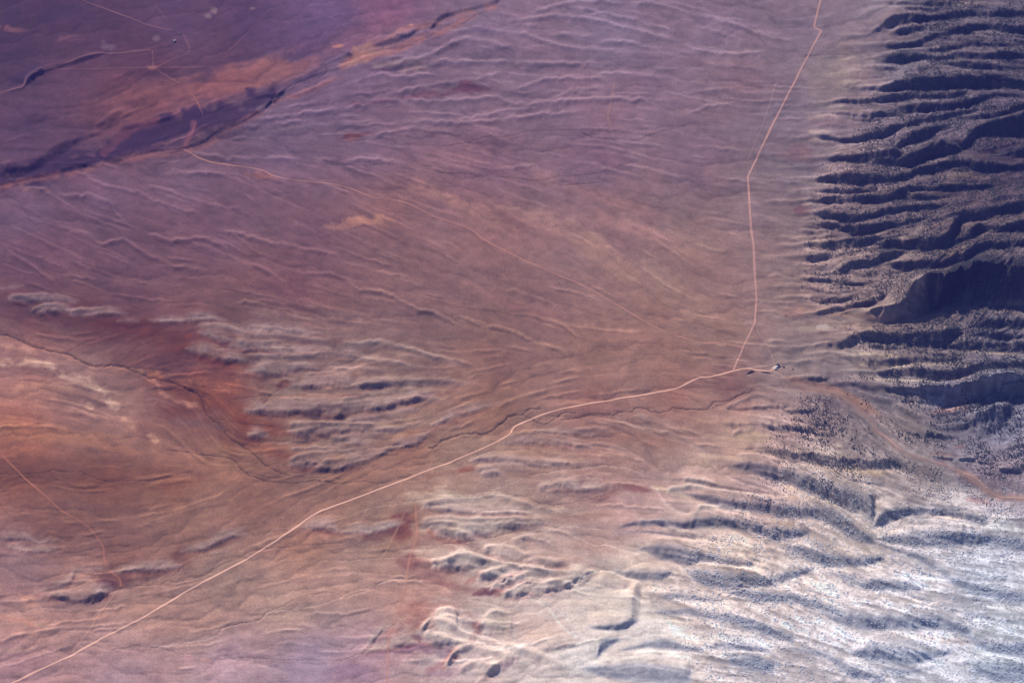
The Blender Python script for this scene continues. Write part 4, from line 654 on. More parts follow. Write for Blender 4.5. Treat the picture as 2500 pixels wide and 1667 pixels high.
# faint rises
rise = np.zeros((NV, NU)); rmask = np.zeros((NV, NU))
def rib(u, v, width, prof):
    """rasterise a strip of half-width `width` px about a polyline, prof(|d|/width) -> value, returns max field"""
    c = np.stack([u, v], 1); d = np.gradient(c, axis=0); nrm = np.stack([-d[:, 1], d[:, 0]], 1); nrm /= np.linalg.norm(nrm, axis=1)[:, None] + 1e-9
    out = np.zeros((NV, NU))
    m = max(3, int(width * 2 / 1.2))
    for t in np.linspace(-1, 1, m): splat(out, c[:, 0] + nrm[:, 0] * t * width, c[:, 1] + nrm[:, 1] * t * width, prof(abs(t)))
    return out
def patchy(c, n, lo=0.2): return np.clip(1 + wig(n, .5, 40), lo, 1.4)
for s, wd, h, pts in RISES:
    a, b = sh(s, [q[0] for q in pts], [q[1] for q in pts]); c = spline(np.stack([a, b], 1), 1.0); n = len(c)
    c[:, 1] += wig(n, 1.6, 14) + wig(n, .8, 6)
    e = np.clip(np.minimum(np.arange(n), np.arange(n)[::-1]) / 40.0, 0.05, 1) * patchy(c, n)
    nn = int(wd * 1.6 / 1.2)
    for t in (-1.6, -.6, .5): splat(rline, c[:, 0], c[:, 1] + t, np.clip(e, 0, 1))
    for t in np.linspace(-.75, 1, nn):
        pr = (1 + t / .75) if t < 0 else (1 - t) ** 1.3
        splat(rise, c[:, 0], c[:, 1] + t * wd * .8, pr * h * e)
        splat(rmask, c[:, 0], c[:, 1] + t * wd * .8, np.clip(pr, 0, 1) * np.clip(e, 0, 1))
for s, wd, h, pts in FINGERS:
    a, b = sh(s, [q[0] for q in pts], [q[1] for q in pts]); c = spline(np.stack([a, b], 1), 1.0); n = len(c)
    c[:, 1] += wig(n, 1.2, 14) + wig(n, .6, 5)
    if s in 'GW': wd = wd * 1.35; h = h * 1.1
    e = np.interp(np.arange(n), [0, 8, n * .7, n - 1], [.2, 1, .8, 0]) * (1 + wig(n, .15, 16))
    for t in np.linspace(-.8, 1, int(wd * 1.9)):
        pr = (1 + t / .8) ** .8 if t < 0 else (1 - t) ** 1.25
        splat(rise, c[:, 0], c[:, 1] + t * wd * .8, pr * h * e); splat(cap, c[:, 0], c[:, 1] + t * wd * .75, np.clip(pr ** .6, 0, 1) * np.clip(e, 0, 1) * .9)
for s, kind, sl, pts in BANDS:
    if kind != 'f' or s not in 'ABC': continue
    o = SH[s]; x0_ = o[0] + pts[0][0] / o[2]; y0_ = o[1] + pts[0][1] / o[2]
    if x0_ > 2260 or x0_ < 1935 or y0_ > 940: continue
    L_ = rng.uniform(60, 105) * (1.25 if x0_ > 2060 else 1); c = spline([(x0_ + 46, y0_ + (pts[1][1] - pts[0][1]) / o[2] * .5), (x0_, y0_), (x0_ - L_ * .5, y0_ + rng.uniform(0, 4)), (x0_ - L_, y0_ + rng.uniform(0, 6))], 1.0)
    n = len(c); e = np.interp(np.arange(n), [0, 30, n * .55, n - 1], [.6, 1.1, .8, 0]); c[:, 1] += wig(n, .8, 9)
    for t in np.linspace(-.7, 1, 26):
        pr = (1 + t / .7) if t < 0 else (1 - t) ** 1.1
        splat(rise, c[:, 0], c[:, 1] + t * 9, pr * 3.4 * e); splat(rmask, c[:, 0], c[:, 1] + t * 9 - 2, np.clip(pr, 0, 1) * np.clip(e * 1.2, 0, 1))
nr_ = 0
while nr_ < 620:
    x0_, y0_ = rng.uniform(-60, 1900), rng.uniform(-60, 1640)
    if y0_ > 1050 and rng.random() < .55: continue
    if x0_ < 1150 and y0_ < 470 - .42 * x0_ and rng.random() < .85: continue
    if (x0_ - 1450) ** 2 / 400 ** 2 + (y0_ - 640) ** 2 / 220 ** 2 < 1 and rng.random() < .6: continue
    if x0_ > np.interp(y0_, wy, wx) - 40: continue
    L_ = rng.uniform(40, 210); nst = int(L_ / 1.2); xs_ = [x0_]; ys_ = [y0_]
    for q_ in range(nst):
        t_h = samp(TH, xs_[-1], ys_[-1]); xs_.append(xs_[-1] + 1.2 * math.cos(t_h)); ys_.append(ys_[-1] + 1.2 * math.sin(t_h))
    c = np.stack([xs_, ys_], 1); n = len(c); c[:, 1] += wig(n, 1.4, 16) + wig(n, .6, 6)
    wd = rng.uniform(4, 10); h = rng.uniform(.7, 2.0) * (1.2 if y0_ < 450 else 1)
    e = np.clip(np.minimum(np.arange(n), np.arange(n)[::-1]) / 30.0, 0, 1) * patchy(c, n)
    for t in (-1, 0): splat(rline, c[:, 0], c[:, 1] + t, np.clip(e, 0, 1) * .7)
    for t in np.linspace(-.75, 1, int(wd * 1.5 / 1.2)):
        pr = (1 + t / .75) if t < 0 else (1 - t) ** 1.3
        splat(rise, c[:, 0], c[:, 1] + t * wd * .8, pr * h * e); splat(rmask, c[:, 0], c[:, 1] + t * wd * .8, np.clip(pr, 0, 1) * np.clip(e, 0, 1) * .7)
    nr_ += 1
rise = blur(rise, 1, 1); rline = blur(rline, 1, 1); rmask = blur(rmask, 1, 2)
plain = 1 - mount
Z += rise * 1.5
allface = np.clip(sum(blur(face[k], 2, 1) for k in 'fwbls'), 0, 1)
amp = .5 + .45 * np.clip(iso2 * .5 + .5, 0, 1); amp *= 1 - .55 * np.exp(-(((GU - 1500) / 420) ** 2 + ((GV - 640) / 240) ** 2))
Z += plain * amp * (g_x * 1.0 + g_c * .5 + g_m * .22 + g_f * .10 + iso1 * .12) - plain * (chan_s * 1.1 + chan_w * 2.2) * (.45 + .55 * amp)

wl_ = dense(wash_pts_); washm = np.clip(blur(rib(wl_[:, 0], wl_[:, 1], 26, lambda t: 1.0), 6, 2) * 1.3, 0, 1)
lowr = (1 - .35 * np.clip((GV - 760) / 120, 0, 1) - .22 * np.clip((GV - 1040) / 160, 0, 1)) * (1 - .9 * washm)
Z += mount * lowr * (-chan_s * 2.0 - chan_w * 3.0 + g_x * 1.6 - np.abs(g_c) * 3.0 - np.abs(g_m) * 2.4 - np.abs(g_f) * .8 + iso1 * .5)
# gullies on bluff faces: rills running down slope
rill = norm(blur(rng.standard_normal((NV, NU)), 1, 1)); rill = norm(box(box(rill, 5, 0), 3, 0))
bf = blur(np.maximum(face['b'], np.maximum(face['l'], face['s'])), 1, 1); bz = np.clip(blur(bf, 10, 2) * 2.2, 0, 1)
Z += bf * (rill * .22 + iso3 * .35) + bz * (g_m * .7 + g_c * .8 + iso1 * .6)
spn = np.abs(norm(box(box(norm(blur(rng.standard_normal((NV, NU)), 3, 2)), 9, 0), 7, 0))); big_f = np.clip(blur(face['f'], 4, 2), 0, 1) * (GV < 1100) + np.exp(-(((GU - 2330) / 190) ** 2 + ((GV - 960) / 30) ** 2) ** 2)
Z -= np.clip(big_f, 0, 1) * spn * 3.2
# rills of the big escarpment at the right
ec = np.exp(-(((GU - 2420) / 130) ** 2 + ((GV - 700) / 42) ** 2) ** 2); Z += ec * lic(norm(blur(rng.standard_normal((NV, NU)), 1, 1)), 16, 1.2) * 2.2
for kind, wd, dp, c in STREAMPX:
    r = rib(c[:, 0], c[:, 1], wd, lambda t: (1 - t) ** .8)
    Z -= r * dp * (1.15 if kind == 'D' else .75)
del rill

# ------------------------------------------------------------------ ground colour
def lin(c):
    c = np.asarray(c, float) / 255.0
    return np.where(c <= .04045, c / 12.92, ((c + .055) / 1.055) ** 2.4)
def alb(c): return np.clip((lin(c) - AIR) / ILL, 0.006, .86)
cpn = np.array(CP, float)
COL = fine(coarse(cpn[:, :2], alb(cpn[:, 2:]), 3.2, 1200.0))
def mixc(mask, rgb, k=1.0):
    global COL
    m = np.clip(mask * k, 0, 1)[..., None]; COL = COL * (1 - m) + alb(rgb) * m
warpx = g_c * 5 + iso1 * 6; warpy = g_c * 3 + iso1 * 3.5 + iso3 * 1.2
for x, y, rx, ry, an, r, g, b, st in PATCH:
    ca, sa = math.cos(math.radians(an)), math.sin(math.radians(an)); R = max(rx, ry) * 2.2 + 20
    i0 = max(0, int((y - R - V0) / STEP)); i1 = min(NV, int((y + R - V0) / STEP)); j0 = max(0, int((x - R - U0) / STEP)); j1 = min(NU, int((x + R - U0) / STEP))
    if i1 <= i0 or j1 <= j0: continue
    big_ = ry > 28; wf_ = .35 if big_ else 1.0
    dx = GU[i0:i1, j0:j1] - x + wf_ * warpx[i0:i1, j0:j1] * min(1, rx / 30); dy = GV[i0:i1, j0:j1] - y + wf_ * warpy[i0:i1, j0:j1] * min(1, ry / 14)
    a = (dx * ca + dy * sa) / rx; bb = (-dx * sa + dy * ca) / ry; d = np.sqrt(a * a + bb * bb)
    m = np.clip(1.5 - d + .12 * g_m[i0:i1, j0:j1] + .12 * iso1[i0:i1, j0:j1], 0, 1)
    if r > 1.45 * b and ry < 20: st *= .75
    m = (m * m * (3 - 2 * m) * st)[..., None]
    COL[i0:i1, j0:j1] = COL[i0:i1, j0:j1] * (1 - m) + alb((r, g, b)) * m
for s, wd, r, g, b, st, pts in STRIPS:
    a, bq = sh(s, [q[0] for q in pts], [q[1] for q in pts]); c = spline(np.stack([a, bq], 1), 1.0); n = len(c)
    m = rib(c[:, 0] + wig(n, 1, 10), c[:, 1] + wig(n, 1.5, 10), wd, lambda t: 1 - t ** 2)
    m = blur(m, 1, 2); m = np.clip(m * (1.0 + .35 * g_m + .3 * iso1 + .45 * mott), 0, 1)
    mixc(m, (r, g, b), st)
# bluffs and lobes: pale caprock soil and a painted highlight along the rim, grey below, red clay low down
def lighten(mask, k, tint=(1, 1, 1)):
    global COL
    COL = COL * (1 + (mask * k)[..., None] * np.array(tint))
kk_ = np.clip((GV - 1080) / 380, 0, 1); kk_ *= np.clip((GU - 850) / 150, .12, 1); kk_ = np.clip(kk_ + np.clip((GU - 1500) / 500, 0, .4) * (GV > 1150), 0, 1)[..., None]
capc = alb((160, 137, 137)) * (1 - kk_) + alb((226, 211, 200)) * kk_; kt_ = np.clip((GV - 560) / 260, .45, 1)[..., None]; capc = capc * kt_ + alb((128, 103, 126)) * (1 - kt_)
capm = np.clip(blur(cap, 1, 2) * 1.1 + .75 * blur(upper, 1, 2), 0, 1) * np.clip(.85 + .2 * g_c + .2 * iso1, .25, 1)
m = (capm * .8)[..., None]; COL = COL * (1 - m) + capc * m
lighten(np.clip(blur(crestm['b'] + crestm['l'], 1, 2) * 3, 0, 1), .12)  # sunlit rim highlight painted into the crest colour
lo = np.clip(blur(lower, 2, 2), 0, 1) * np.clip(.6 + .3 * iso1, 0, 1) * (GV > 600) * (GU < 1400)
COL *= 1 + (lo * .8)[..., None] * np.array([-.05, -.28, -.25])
lighten(np.clip(rmask, 0, 1), .20, (.8, 1.0, 1.0)); lighten(np.clip(rline, 0, 1), .30, (.9, 1.0, 1.0))  # rib crests carry a painted highlight along their tops
# streaked soil
COL *= (1 + plain * (.035 * g_x + .03 * g_c + .025 * g_m + .025 * g_f - .10 * chan_s - .05 * chan_w) + .03 * iso1 + .025 * iso3 + .035 * mott + .04 * mott2)[..., None]
hue = (plain * (.01 * g_c + .02 * iso2))[..., None]
COL *= 1 + hue * np.array([1.0, -.2, -.7])
COL *= np.clip(1 + mount * (.15 * g_m + .08 * g_c + .10 * iso3 + .14 * g_f) + mount * np.clip((GV - 1050) / 150, 0, 1) * (.07 * g_c + .05 * g_m), .68, 1.35)[..., None]
# floor of the wooded slopes: duff and grey brush, with their shade painted in too
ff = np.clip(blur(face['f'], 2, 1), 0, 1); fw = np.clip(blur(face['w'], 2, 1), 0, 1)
deep_shade = np.clip((GU - 2000) / 300, 0, 1) * np.clip((1000 - GV) / 200, 0, 1)
COL = COL * (1 - (ff * (.15 + .40 * deep_shade) * mount)[..., None]) + np.array([.03, .034, .05]) * (ff * (.15 + .40 * deep_shade) * mount)[..., None]
COL *= (1 - .25 * deep_shade * mount)[..., None]  # upper right ridges darkened further to deepen their shade
mw = (fw * .45)[..., None]; COL = COL * (1 - mw) + np.array([.16, .2, .27]) * mw * (.6 + np.clip((GV - 1150) / 500, 0, 1)[..., None])  # brush tone tinted with the blue of the shaded faces
for kind, wd, dp, c in STREAMPX:
    n = len(c)
    r = rib(c[:, 0], c[:, 1], wd * .75, lambda t: 1 - t ** 2)
    pm = np.clip(.75 + .4 * samp(iso1, c[:, 0], c[:, 1]), .1, 1)
    r2 = np.zeros((NV, NU)); splat(r2, c[:, 0], c[:, 1], pm); r = r * np.clip(blur(r2, 3, 1) * 14, .25, 1)
    base = COL
    if kind == 'p': COL = COL * (1 - r[..., None] * .5) + np.clip(COL * 1.4 + .08, 0, .8) * r[..., None] * .5
    elif kind == 'g': COL = COL * (1 - r[..., None] * .4) + (COL * np.array([.85, .98, 1.08]) + .015) * r[..., None] * .4
    elif kind == 'D': COL = COL * (1 - r[..., None] * .58)
    else: COL = COL * (1 - r[..., None] * .34)
COL = np.clip(COL, .004, .86)

# ------------------------------------------------------------------ helpers
def link(o): S.collection.objects.link(o); return o
def tag(o, label=None, cat=None, group=None, kind=None):
    if label: o['label'] = label
    if cat: o['category'] = cat
    if group: o['group'] = group
    if kind: o['kind'] = kind
    return o
def nmesh(name, co, quads=None, tris=None, mat=None, parent=None, col=None, smooth=False):
    me = bpy.data.meshes.new(name); co = np.asarray(co, np.float32)
    me.vertices.add(len(co)); me.vertices.foreach_set('co', co.ravel())
    fs = quads if quads is not None else tris; k = 4 if quads is not None else 3; fs = np.asarray(fs, np.int32)
    me.loops.add(fs.size); me.loops.foreach_set('vertex_index', fs.ravel())
    me.polygons.add(len(fs)); me.polygons.foreach_set('loop_start', np.arange(0, fs.size, k, dtype=np.int32))
    me.polygons.foreach_set('loop_total', np.full(len(fs), k, np.int32))
    if smooth: me.polygons.foreach_set('use_smooth', np.ones(len(fs), bool))
    me.update(calc_edges=True)
    if col is not None:
        a = me.color_attributes.new('soil', 'FLOAT_COLOR', 'POINT')
        a.data.foreach_set('color', np.concatenate([col, np.ones((len(col), 1))], 1).astype(np.float32).ravel())
    if mat: me.materials.append(mat)
    o = link(bpy.data.objects.new(name, me))
    if parent: o.parent = parent
    return o
def soil_mat(name, grain=.20):
    m = bpy.data.materials.new(name); m.use_nodes = True; n = m.node_tree; N = n.nodes; L = n.links
    b = N['Principled BSDF']; b.inputs['Roughness'].default_value = .95; b.inputs['Specular IOR Level'].default_value = .15
    at = N.new('ShaderNodeAttribute'); at.attribute_name = 'soil'
    geo = N.new('ShaderNodeNewGeometry'); prev = at.outputs['Color']
    for sc, amt, det in ((.16, grain, 4), (.03, grain * .8, 5)):
        no = N.new('ShaderNodeTexNoise'); no.inputs['Scale'].default_value = sc; no.inputs['Detail'].default_value = det
        L.new(geo.outputs['Position'], no.inputs['Vector'])
        mr = N.new('ShaderNodeMapRange'); mr.inputs['From Min'].default_value = .25; mr.inputs['From Max'].default_value = .75
        mr.inputs['To Min'].default_value = 1 - amt; mr.inputs['To Max'].default_value = 1 + amt
        L.new(no.outputs['Fac'], mr.inputs['Value'])
        mx = N.new('ShaderNodeVectorMath'); mx.operation = 'SCALE'; L.new(prev, mx.inputs[0]); L.new(mr.outputs[0], mx.inputs['Scale']); prev = mx.outputs[0]
    L.new(prev, b.inputs['Base Color']); return m
def flat_mat(name, c, rough=.9, var=.15, scale=.8, metal=0.0):
    m = bpy.data.materials.new(name); m.use_nodes = True; n = m.node_tree; N = n.nodes; L = n.links
    b = N['Principled BSDF']; b.inputs['Roughness'].default_value = rough; b.inputs['Metallic'].default_value = metal; b.inputs['Specular IOR Level'].default_value = .2
    no = N.new('ShaderNodeTexNoise'); no.inputs['Scale'].default_value = scale; geo = N.new('ShaderNodeNewGeometry'); L.new(geo.outputs['Position'], no.inputs['Vector'])
    mx = N.new('ShaderNodeMix'); mx.data_type = 'RGBA'; L.new(no.outputs['Fac'], mx.inputs['Factor'])
    mx.inputs['A'].default_value = tuple(x * (1 - var) for x in c) + (1,); mx.inputs['B'].default_value = tuple(min(1, x * (1 + var)) for x in c) + (1,)
    L.new(mx.outputs['Result'], b.inputs['Base Color']); return m
M_soil = soil_mat('desert_soil')

# ------------------------------------------------------------------ ground sheet (fine inside, coarse out to the horizon)
ext = np.array([20, 60, 130, 250, 400, 600, 900, 1300, 1800, 2400.0])
uu = np.concatenate([U0 - ext[::-1], gu, U1 + ext]); vv = np.concatenate([V0 - ext[::-1], gv, V1 + ext])
UU, VV = np.meshgrid(uu, vv)
k = len(ext)
def padz(a): return np.pad(a, ((k, k), (k, k)) + (() if a.ndim == 2 else ((0, 0),)), mode='edge')
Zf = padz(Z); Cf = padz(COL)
du = np.maximum(0, np.maximum(U0 - UU, UU - U1)); dv = np.maximum(0, np.maximum(V0 - VV, VV - V1)); fade = np.exp(-(du + dv) / 300.0)
Zf = Zf * fade
X, Y = world(UU, VV, 0.0)
co = np.stack([X, Y, Zf], -1).reshape(-1, 3)
h_, w_ = UU.shape; ii = np.arange(h_ * w_).reshape(h_, w_)
q = np.stack([ii[1:, :-1], ii[1:, 1:], ii[:-1, 1:], ii[:-1, :-1]], -1).reshape(-1, 4)
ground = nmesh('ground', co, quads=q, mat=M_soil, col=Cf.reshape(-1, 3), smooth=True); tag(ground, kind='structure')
del co, q, Zf, Cf

def ground_at(u, v):
    x, y = world(u, v, 0.0); return np.stack([x, y, samp(Z, u, v)], -1)

# ------------------------------------------------------------------ roads, tracks, washes (ribbons lying on the ground)
M_road = soil_mat('dirt_road_surface', .06)
def ribbon(name, pts, width, rgb, strength=1.0, lift=.35, crv=True, wv=.25, fray=0.0, feather=.35):
    c = spline(pts, 3.0) if crv else dense(pts, 3.0)
    n = len(c)
    if wv: c = c + np.stack([wig(n, wv, 8), wig(n, wv * .6, 8)], 1)
    x, y = world(c[:, 0], c[:, 1], 0.0); p = np.stack([x, y], 1); d = np.gradient(p, axis=0); d /= np.linalg.norm(d, axis=1)[:, None] + 1e-9
    nr = np.stack([-d[:, 1], d[:, 0]], 1)
    offs = np.array([-1, -1 + feather, -.3, .0, .3, 1 - feather, 1]) * .5; ks = np.array([0, .9, 1, .93, 1, .9, 0])
    wdt = width * (1 + wig(n, .12 + fray, 10)); st = np.clip(strength * (1 + wig(n, .10 + fray, 12)), .05, 1)
    V = []; Cc = []
    for o, kx in zip(offs, ks):
        P2 = p + nr * (o * wdt)[:, None]; u, v = unworld(P2[:, 0], P2[:, 1])
        z = samp(Z, u, v); g = samp(COL, u, v); a = (kx * st)[:, None]
        V.append(np.stack([P2[:, 0], P2[:, 1], z + lift - (.12 if kx == 0 else 0)], 1)); Cc.append(g * (1 - a) + alb(rgb) * a)
    m = len(offs); V = np.stack(V, 1).reshape(-1, 3); Cc = np.stack(Cc, 1).reshape(-1, 3)
    i = np.arange(n * m).reshape(n, m); q = np.stack([i[:-1, :-1], i[:-1, 1:], i[1:, 1:], i[1:, :-1]], -1).reshape(-1, 4)[:, ::-1]
    return tag(nmesh(name, V, quads=q, mat=M_road, col=Cc, smooth=True), kind='structure')
ribbon('road', ROADPTS['main'][:12], 6.8, (242,196,178), .95, crv=False)
ribbon('road', ROADPTS['main'][11:], 6.8, (236,188,170), .92, crv=True)
ribbon('road', ROADPTS['side'], 7.6, (200,156,152), .85, crv=False, lift=.45)
TR = [
 (6.5,(194,142,134),.62,[(449,364),(496,390),(560,402),(620,412),(649,420),(674,433),(760,445),(834,454),(904,479),(989,495),(1060,528),(1141,556),(1188,588),(1269,630),(1365,673),(1418,694),(1507,744),(1613,804),(1667,824),(1712,836),(1772,840),(1811,848)]),
 (8,(150,108,126),.6,[(190,-10),(213,7),(301,39),(369,64),(422,75)]),(9,(146,102,118),.5,[(447,83),(455,100),(461,129),(420,148),(379,167)]),
 (8,(140,96,112),.55,[(372,124),(374,167)]),(8,(140,96,110),.55,[(124,170),(374,167),(440,165),(521,164)]),
 (10,(150,110,122),.6,[(-20,238),(0,229),(53,213),(71,190),(124,170),(230,135),(300,130),(369,122)]),
 (8,(142,98,116),.6,[(379,168),(440,206)]),(7,(176,116,116),.5,[(461,220),(479,245),(496,284)]),(12,(156,98,108),.55,[(477,298),(468,330),(449,362)]),
 (7,(140,100,122),.45,[(376,12),(411,53)]),(7,(132,94,118),.4,[(663,21),(600,85),(557,129)]),
 (7,(182,122,112),.6,[(-20,1085),(0,1104),(60,1164),(106,1207),(152,1247),(199,1274),(230,1302),(252,1334),(253,1350),(259,1373),(270,1395),(291,1412),(296,1430)]),
 (7,(206,160,146),.4,[(290,1440),(262,1469),(220,1533),(177,1590)]),
 (8,(198,146,132),.4,[(1014,1225),(1016,1262),(1017,1310),(1000,1366),(989,1430),(975,1480),(964,1512),(952,1545),(946,1600),(944,1690)]),
 (7,(192,148,134),.32,[(990,1250),(961,1310),(929,1373),(912,1430),(897,1487)]),
 (8,(168,138,140),.35,[(1896,199),(1861,308),(1826,390)]),(9,(164,128,128),.4,[(1501,202),(1493,240),(1485,280),(1490,310),(1500,337)]),
 (6,(176,156,148),.4,[(1847,804),(1858,822),(1875,847),(1891,888)]),
 (6,(220,186,176),.75,[(1818,899),(1850,895),(1882,890),(1889,887),(1900,888),(1908,892)]),
 (6,(176,154,150),.55,[(1876,905),(1900,912),(1914,925),(1930,932)]),
 (12,(228,206,178),.75,[(1888,903),(1891,897),(1892,892)]),
 (5,(190,170,168),.5,[(1895,903),(1912,898),(1930,893)]),
 (4,(140,124,122),.5,[(2272,760),(2266,770),(2262,774)]),
]
for wd, rgb, st, pts in TR: ribbon('track', pts, wd, rgb, st * (.7 if pts[0][1] < 330 and pts[0][0] < 700 else 1), fray=.12, wv=.5, feather=.5)
ribbon('wash', wash_pts, 22, (150,127,127), .65, fray=.12, wv=1.2, feather=.35, lift=.3)
ribbon('wash', [(x + 3, y - 1) for x, y in wash_pts[5:]], 4, (200,160,150), .6, fray=.3, wv=1.2, feather=.5, lift=.55)

# ------------------------------------------------------------------ buildings of the ranch and the far well site
def boxm(name, c, s, mat, parent, rot=0.0):
    x, y, z = s[0] / 2, s[1] / 2, s[2] / 2
    v = [(a * x + c[0], b * y + c[1], d * z + c[2]) for d in (-1, 1) for a, b in ((-1, -1), (1, -1), (1, 1), (-1, 1))]
    f = [(3, 2, 1, 0), (4, 5, 6, 7), (0, 1, 5, 4), (1, 2, 6, 5), (2, 3, 7, 6), (3, 0, 4, 7)]
    return nmesh(name, v, quads=f, mat=mat, parent=parent)
def place(u, v, rz, name):
    e = link(bpy.data.objects.new(name, None)); p = ground_at(u, v); e.location = tuple(float(t) for t in p); e.rotation_euler = (0, 0, rz); return e
M_wall = flat_mat('shed_wall_paint', (.42, .4, .38)); M_roof = flat_mat('white_sheet_roof', (.8, .79, .78), .5); M_droof = flat_mat('brown_shingle_roof', (.07, .05, .055))
M_groof = flat_mat('dull_sheet_roof', (.42, .34, .38), .6); M_door = flat_mat('door_paint', (.12, .1, .1)); M_glass = flat_mat('window_glass', (.03, .04, .06), .2)
def house(u, v, L, W, H, rise_, rz, mroof, label, cat='shed', name='shed', chimney=False):
    e = place(u, v, rz, name); tag(e, label, cat)
    boxm('wall', (0, 0, H / 2 - .3), (L, W, H + .6), M_wall, e)
    ov = .5; a = L / 2 + ov; b = W / 2 + ov; th_ = .22
    vs = []
    for zz in (0, -th_): vs += [(-a, -b, H + zz), (a, -b, H + zz), (a, 0, H + rise_ + zz), (-a, 0, H + rise_ + zz), (a, b, H + zz), (-a, b, H + zz)]
    f = [(0,1,2,3),(3,2,4,5),(9,8,7,6),(11,10,8,9),(0,6,7,1),(5,4,10,11),(1,7,8,2),(2,8,10,4),(0,3,9,6),(3,5,11,9)]
    r = nmesh('roof', [(x, y, z + .24) for x, y, z in vs], quads=f, mat=mroof, parent=e)
    for s_ in (-1, 1):   # gables
        nmesh('gable', [(s_ * L / 2, -W / 2, H - .02), (s_ * L / 2, W / 2, H - .02), (s_ * L / 2, 0, H + rise_ - .02)], tris=[(0, 1, 2)], mat=M_wall, parent=e)
    boxm('door', (L * .18, -W / 2 - .05, 1.15), (1.3, .14, 2.3), M_door, e)
    for xx in (-L * .3, -L * .05): boxm('window', (xx, -W / 2 - .04, 1.6), (1.2, .12, 1.0), M_glass, e)
    if chimney: boxm('chimney', (-L * .2, .8, H + rise_ + .4), (.8, .8, 1.6), M_door, r)
    return e
house(1896.4, 896.3, 7.5, 5.5, 2.8, 1.2, -.15, M_roof, 'white-roofed ranch shed between the dark trees and the smaller shed', name='shed')
house(1893.3, 900.6, 6, 4.5, 2.6, 1.0, .2, M_roof, 'smallest white-roofed shed at the end of the ranch road')
house(1899.5, 892.5, 11, 7, 3.0, 1.6, .1, M_droof, 'dark-roofed ranch house beside the trees east of the road end', 'house', 'house', True)
house(426.5, 101.5, 8, 6, 3.0, 1.4, .3, M_groof, 'pale-roofed shed on the far purple plain near the track junction')
# steel stock tanks
def tank(u, v, r, h, label, mat):
    e = place(u, v, 0, 'stock_tank'); tag(e, label, 'tank')
    n = 20; a = np.arange(n) * 2 * math.pi / n; ring = lambda R, z: np.stack([R * np.cos(a), R * np.sin(a), np.full(n, z)], 1)
    V = np.vstack([ring(r, -.3), ring(r, h), ring(r * .94, h), ring(r * .94, h * .7)])
    i = np.arange(n); j = (i + 1) % n; f = np.vstack([np.stack([i + k_ * n, j + k_ * n, j + (k_ + 1) * n, i + (k_ + 1) * n], 1) for k_ in range(3)])
    nmesh('tank_wall', V, quads=f, mat=mat, parent=e)
    W_ = np.vstack([ring(r * .935, h * .72), [[0, 0, h * .72]]]); nmesh('tank_water', W_, tris=np.stack([i, j, np.full(n, n)], 1), mat=M_glass, parent=e)
M_steel = flat_mat('rusty_steel', (.10, .07, .07), .6)
tank(1913.8, 896.3, 3.6, 1.4, 'dark round stock tank standing alone east of the ranch sheds', M_steel)
# stock ponds (far plain)
M_water = flat_mat('muddy_water', (.03, .035, .06), .12)
def pond(u, v, a, b, rz, name='pond'):
    n = 28; t = np.arange(n) * 2 * math.pi / n; rr = 1 + .12 * np.sin(3 * t + 1) + .08 * np.sin(5 * t)
    x0, y0 = world(u, v, 0.0); px = a * rr * np.cos(t); py = b * rr * np.sin(t)
    xx = x0 + px * math.cos(rz) - py * math.sin(rz); yy = y0 + px * math.sin(rz) + py * math.cos(rz)
    U_, V_ = unworld(xx, yy); z = samp(Z, U_, V_).max() + .4
    V3 = np.vstack([np.stack([xx, yy, np.full(n, z)], 1), np.stack([xx, yy, np.full(n, z - 6)], 1), [[x0, y0, z]]])
    i = np.arange(n); j = (i + 1) % n
    tris = np.vstack([np.stack([i, j, np.full(n, 2 * n)], 1), np.stack([i, i + n, j], 1), np.stack([j, i + n, j + n], 1)])
    tag(nmesh('water', V3, tris=tris, mat=M_water), kind='structure')
pond(438, 83, 8, 3.2, 0); 
# curved earth berm of the dry stock pond below the ranch road
def berm(pts, h, wdt, rgb, label):
    c = spline(pts, 1.5); n = len(c); x, y = world(c[:, 0], c[:, 1]); p = np.stack([x, y], 1); d = np.gradient(p, axis=0); d /= np.linalg.norm(d, axis=1)[:, None]
    nr = np.stack([-d[:, 1], d[:, 0]], 1); e = np.clip(np.minimum(np.arange(n), np.arange(n)[::-1]) / 5, 0, 1) * (1 + wig(n, .15, 4))
    V = []; Cc = []
    for o, zz in ((-1, -.4), (-.55, .45), (-.15, 1), (.15, 1), (.55, .45), (1, -.4)):
        P2 = p + nr * o * wdt * .5; u, v = unworld(P2[:, 0], P2[:, 1]); V.append(np.stack([P2[:, 0], P2[:, 1], samp(Z, u, v) + zz * h * e], 1)); Cc.append(np.tile(alb(rgb), (n, 1)))
    m = 6; V = np.stack(V, 1).reshape(-1, 3); i = np.arange(n * m).reshape(n, m); q = np.stack([i[:-1, :-1], i[:-1, 1:], i[1:, 1:], i[1:, :-1]], -1).reshape(-1, 4)[:, ::-1]
    o = nmesh('earth_berm', V, quads=q, mat=M_soil, col=np.stack(Cc, 1).reshape(-1, 3), smooth=True); tag(o, label, 'berm')
berm([(1822,916),(1826,911),(1833,907.5),(1840,907),(1843,909)], 4.0, 11, (120,98,108), 'curved earth berm of a dry stock pond below the ranch road')
berm([(1856,909),(1866,908.5),(1876,910),(1884,913)], 2.4, 9, (118,104,116), 'long low earth berm right under the ranch road bend')
berm([(1822,916.5),(1828,917),(1833,916)], 1.6, 5, (190,172,168), 'small pale earth berm closing the foot of the stock pond')

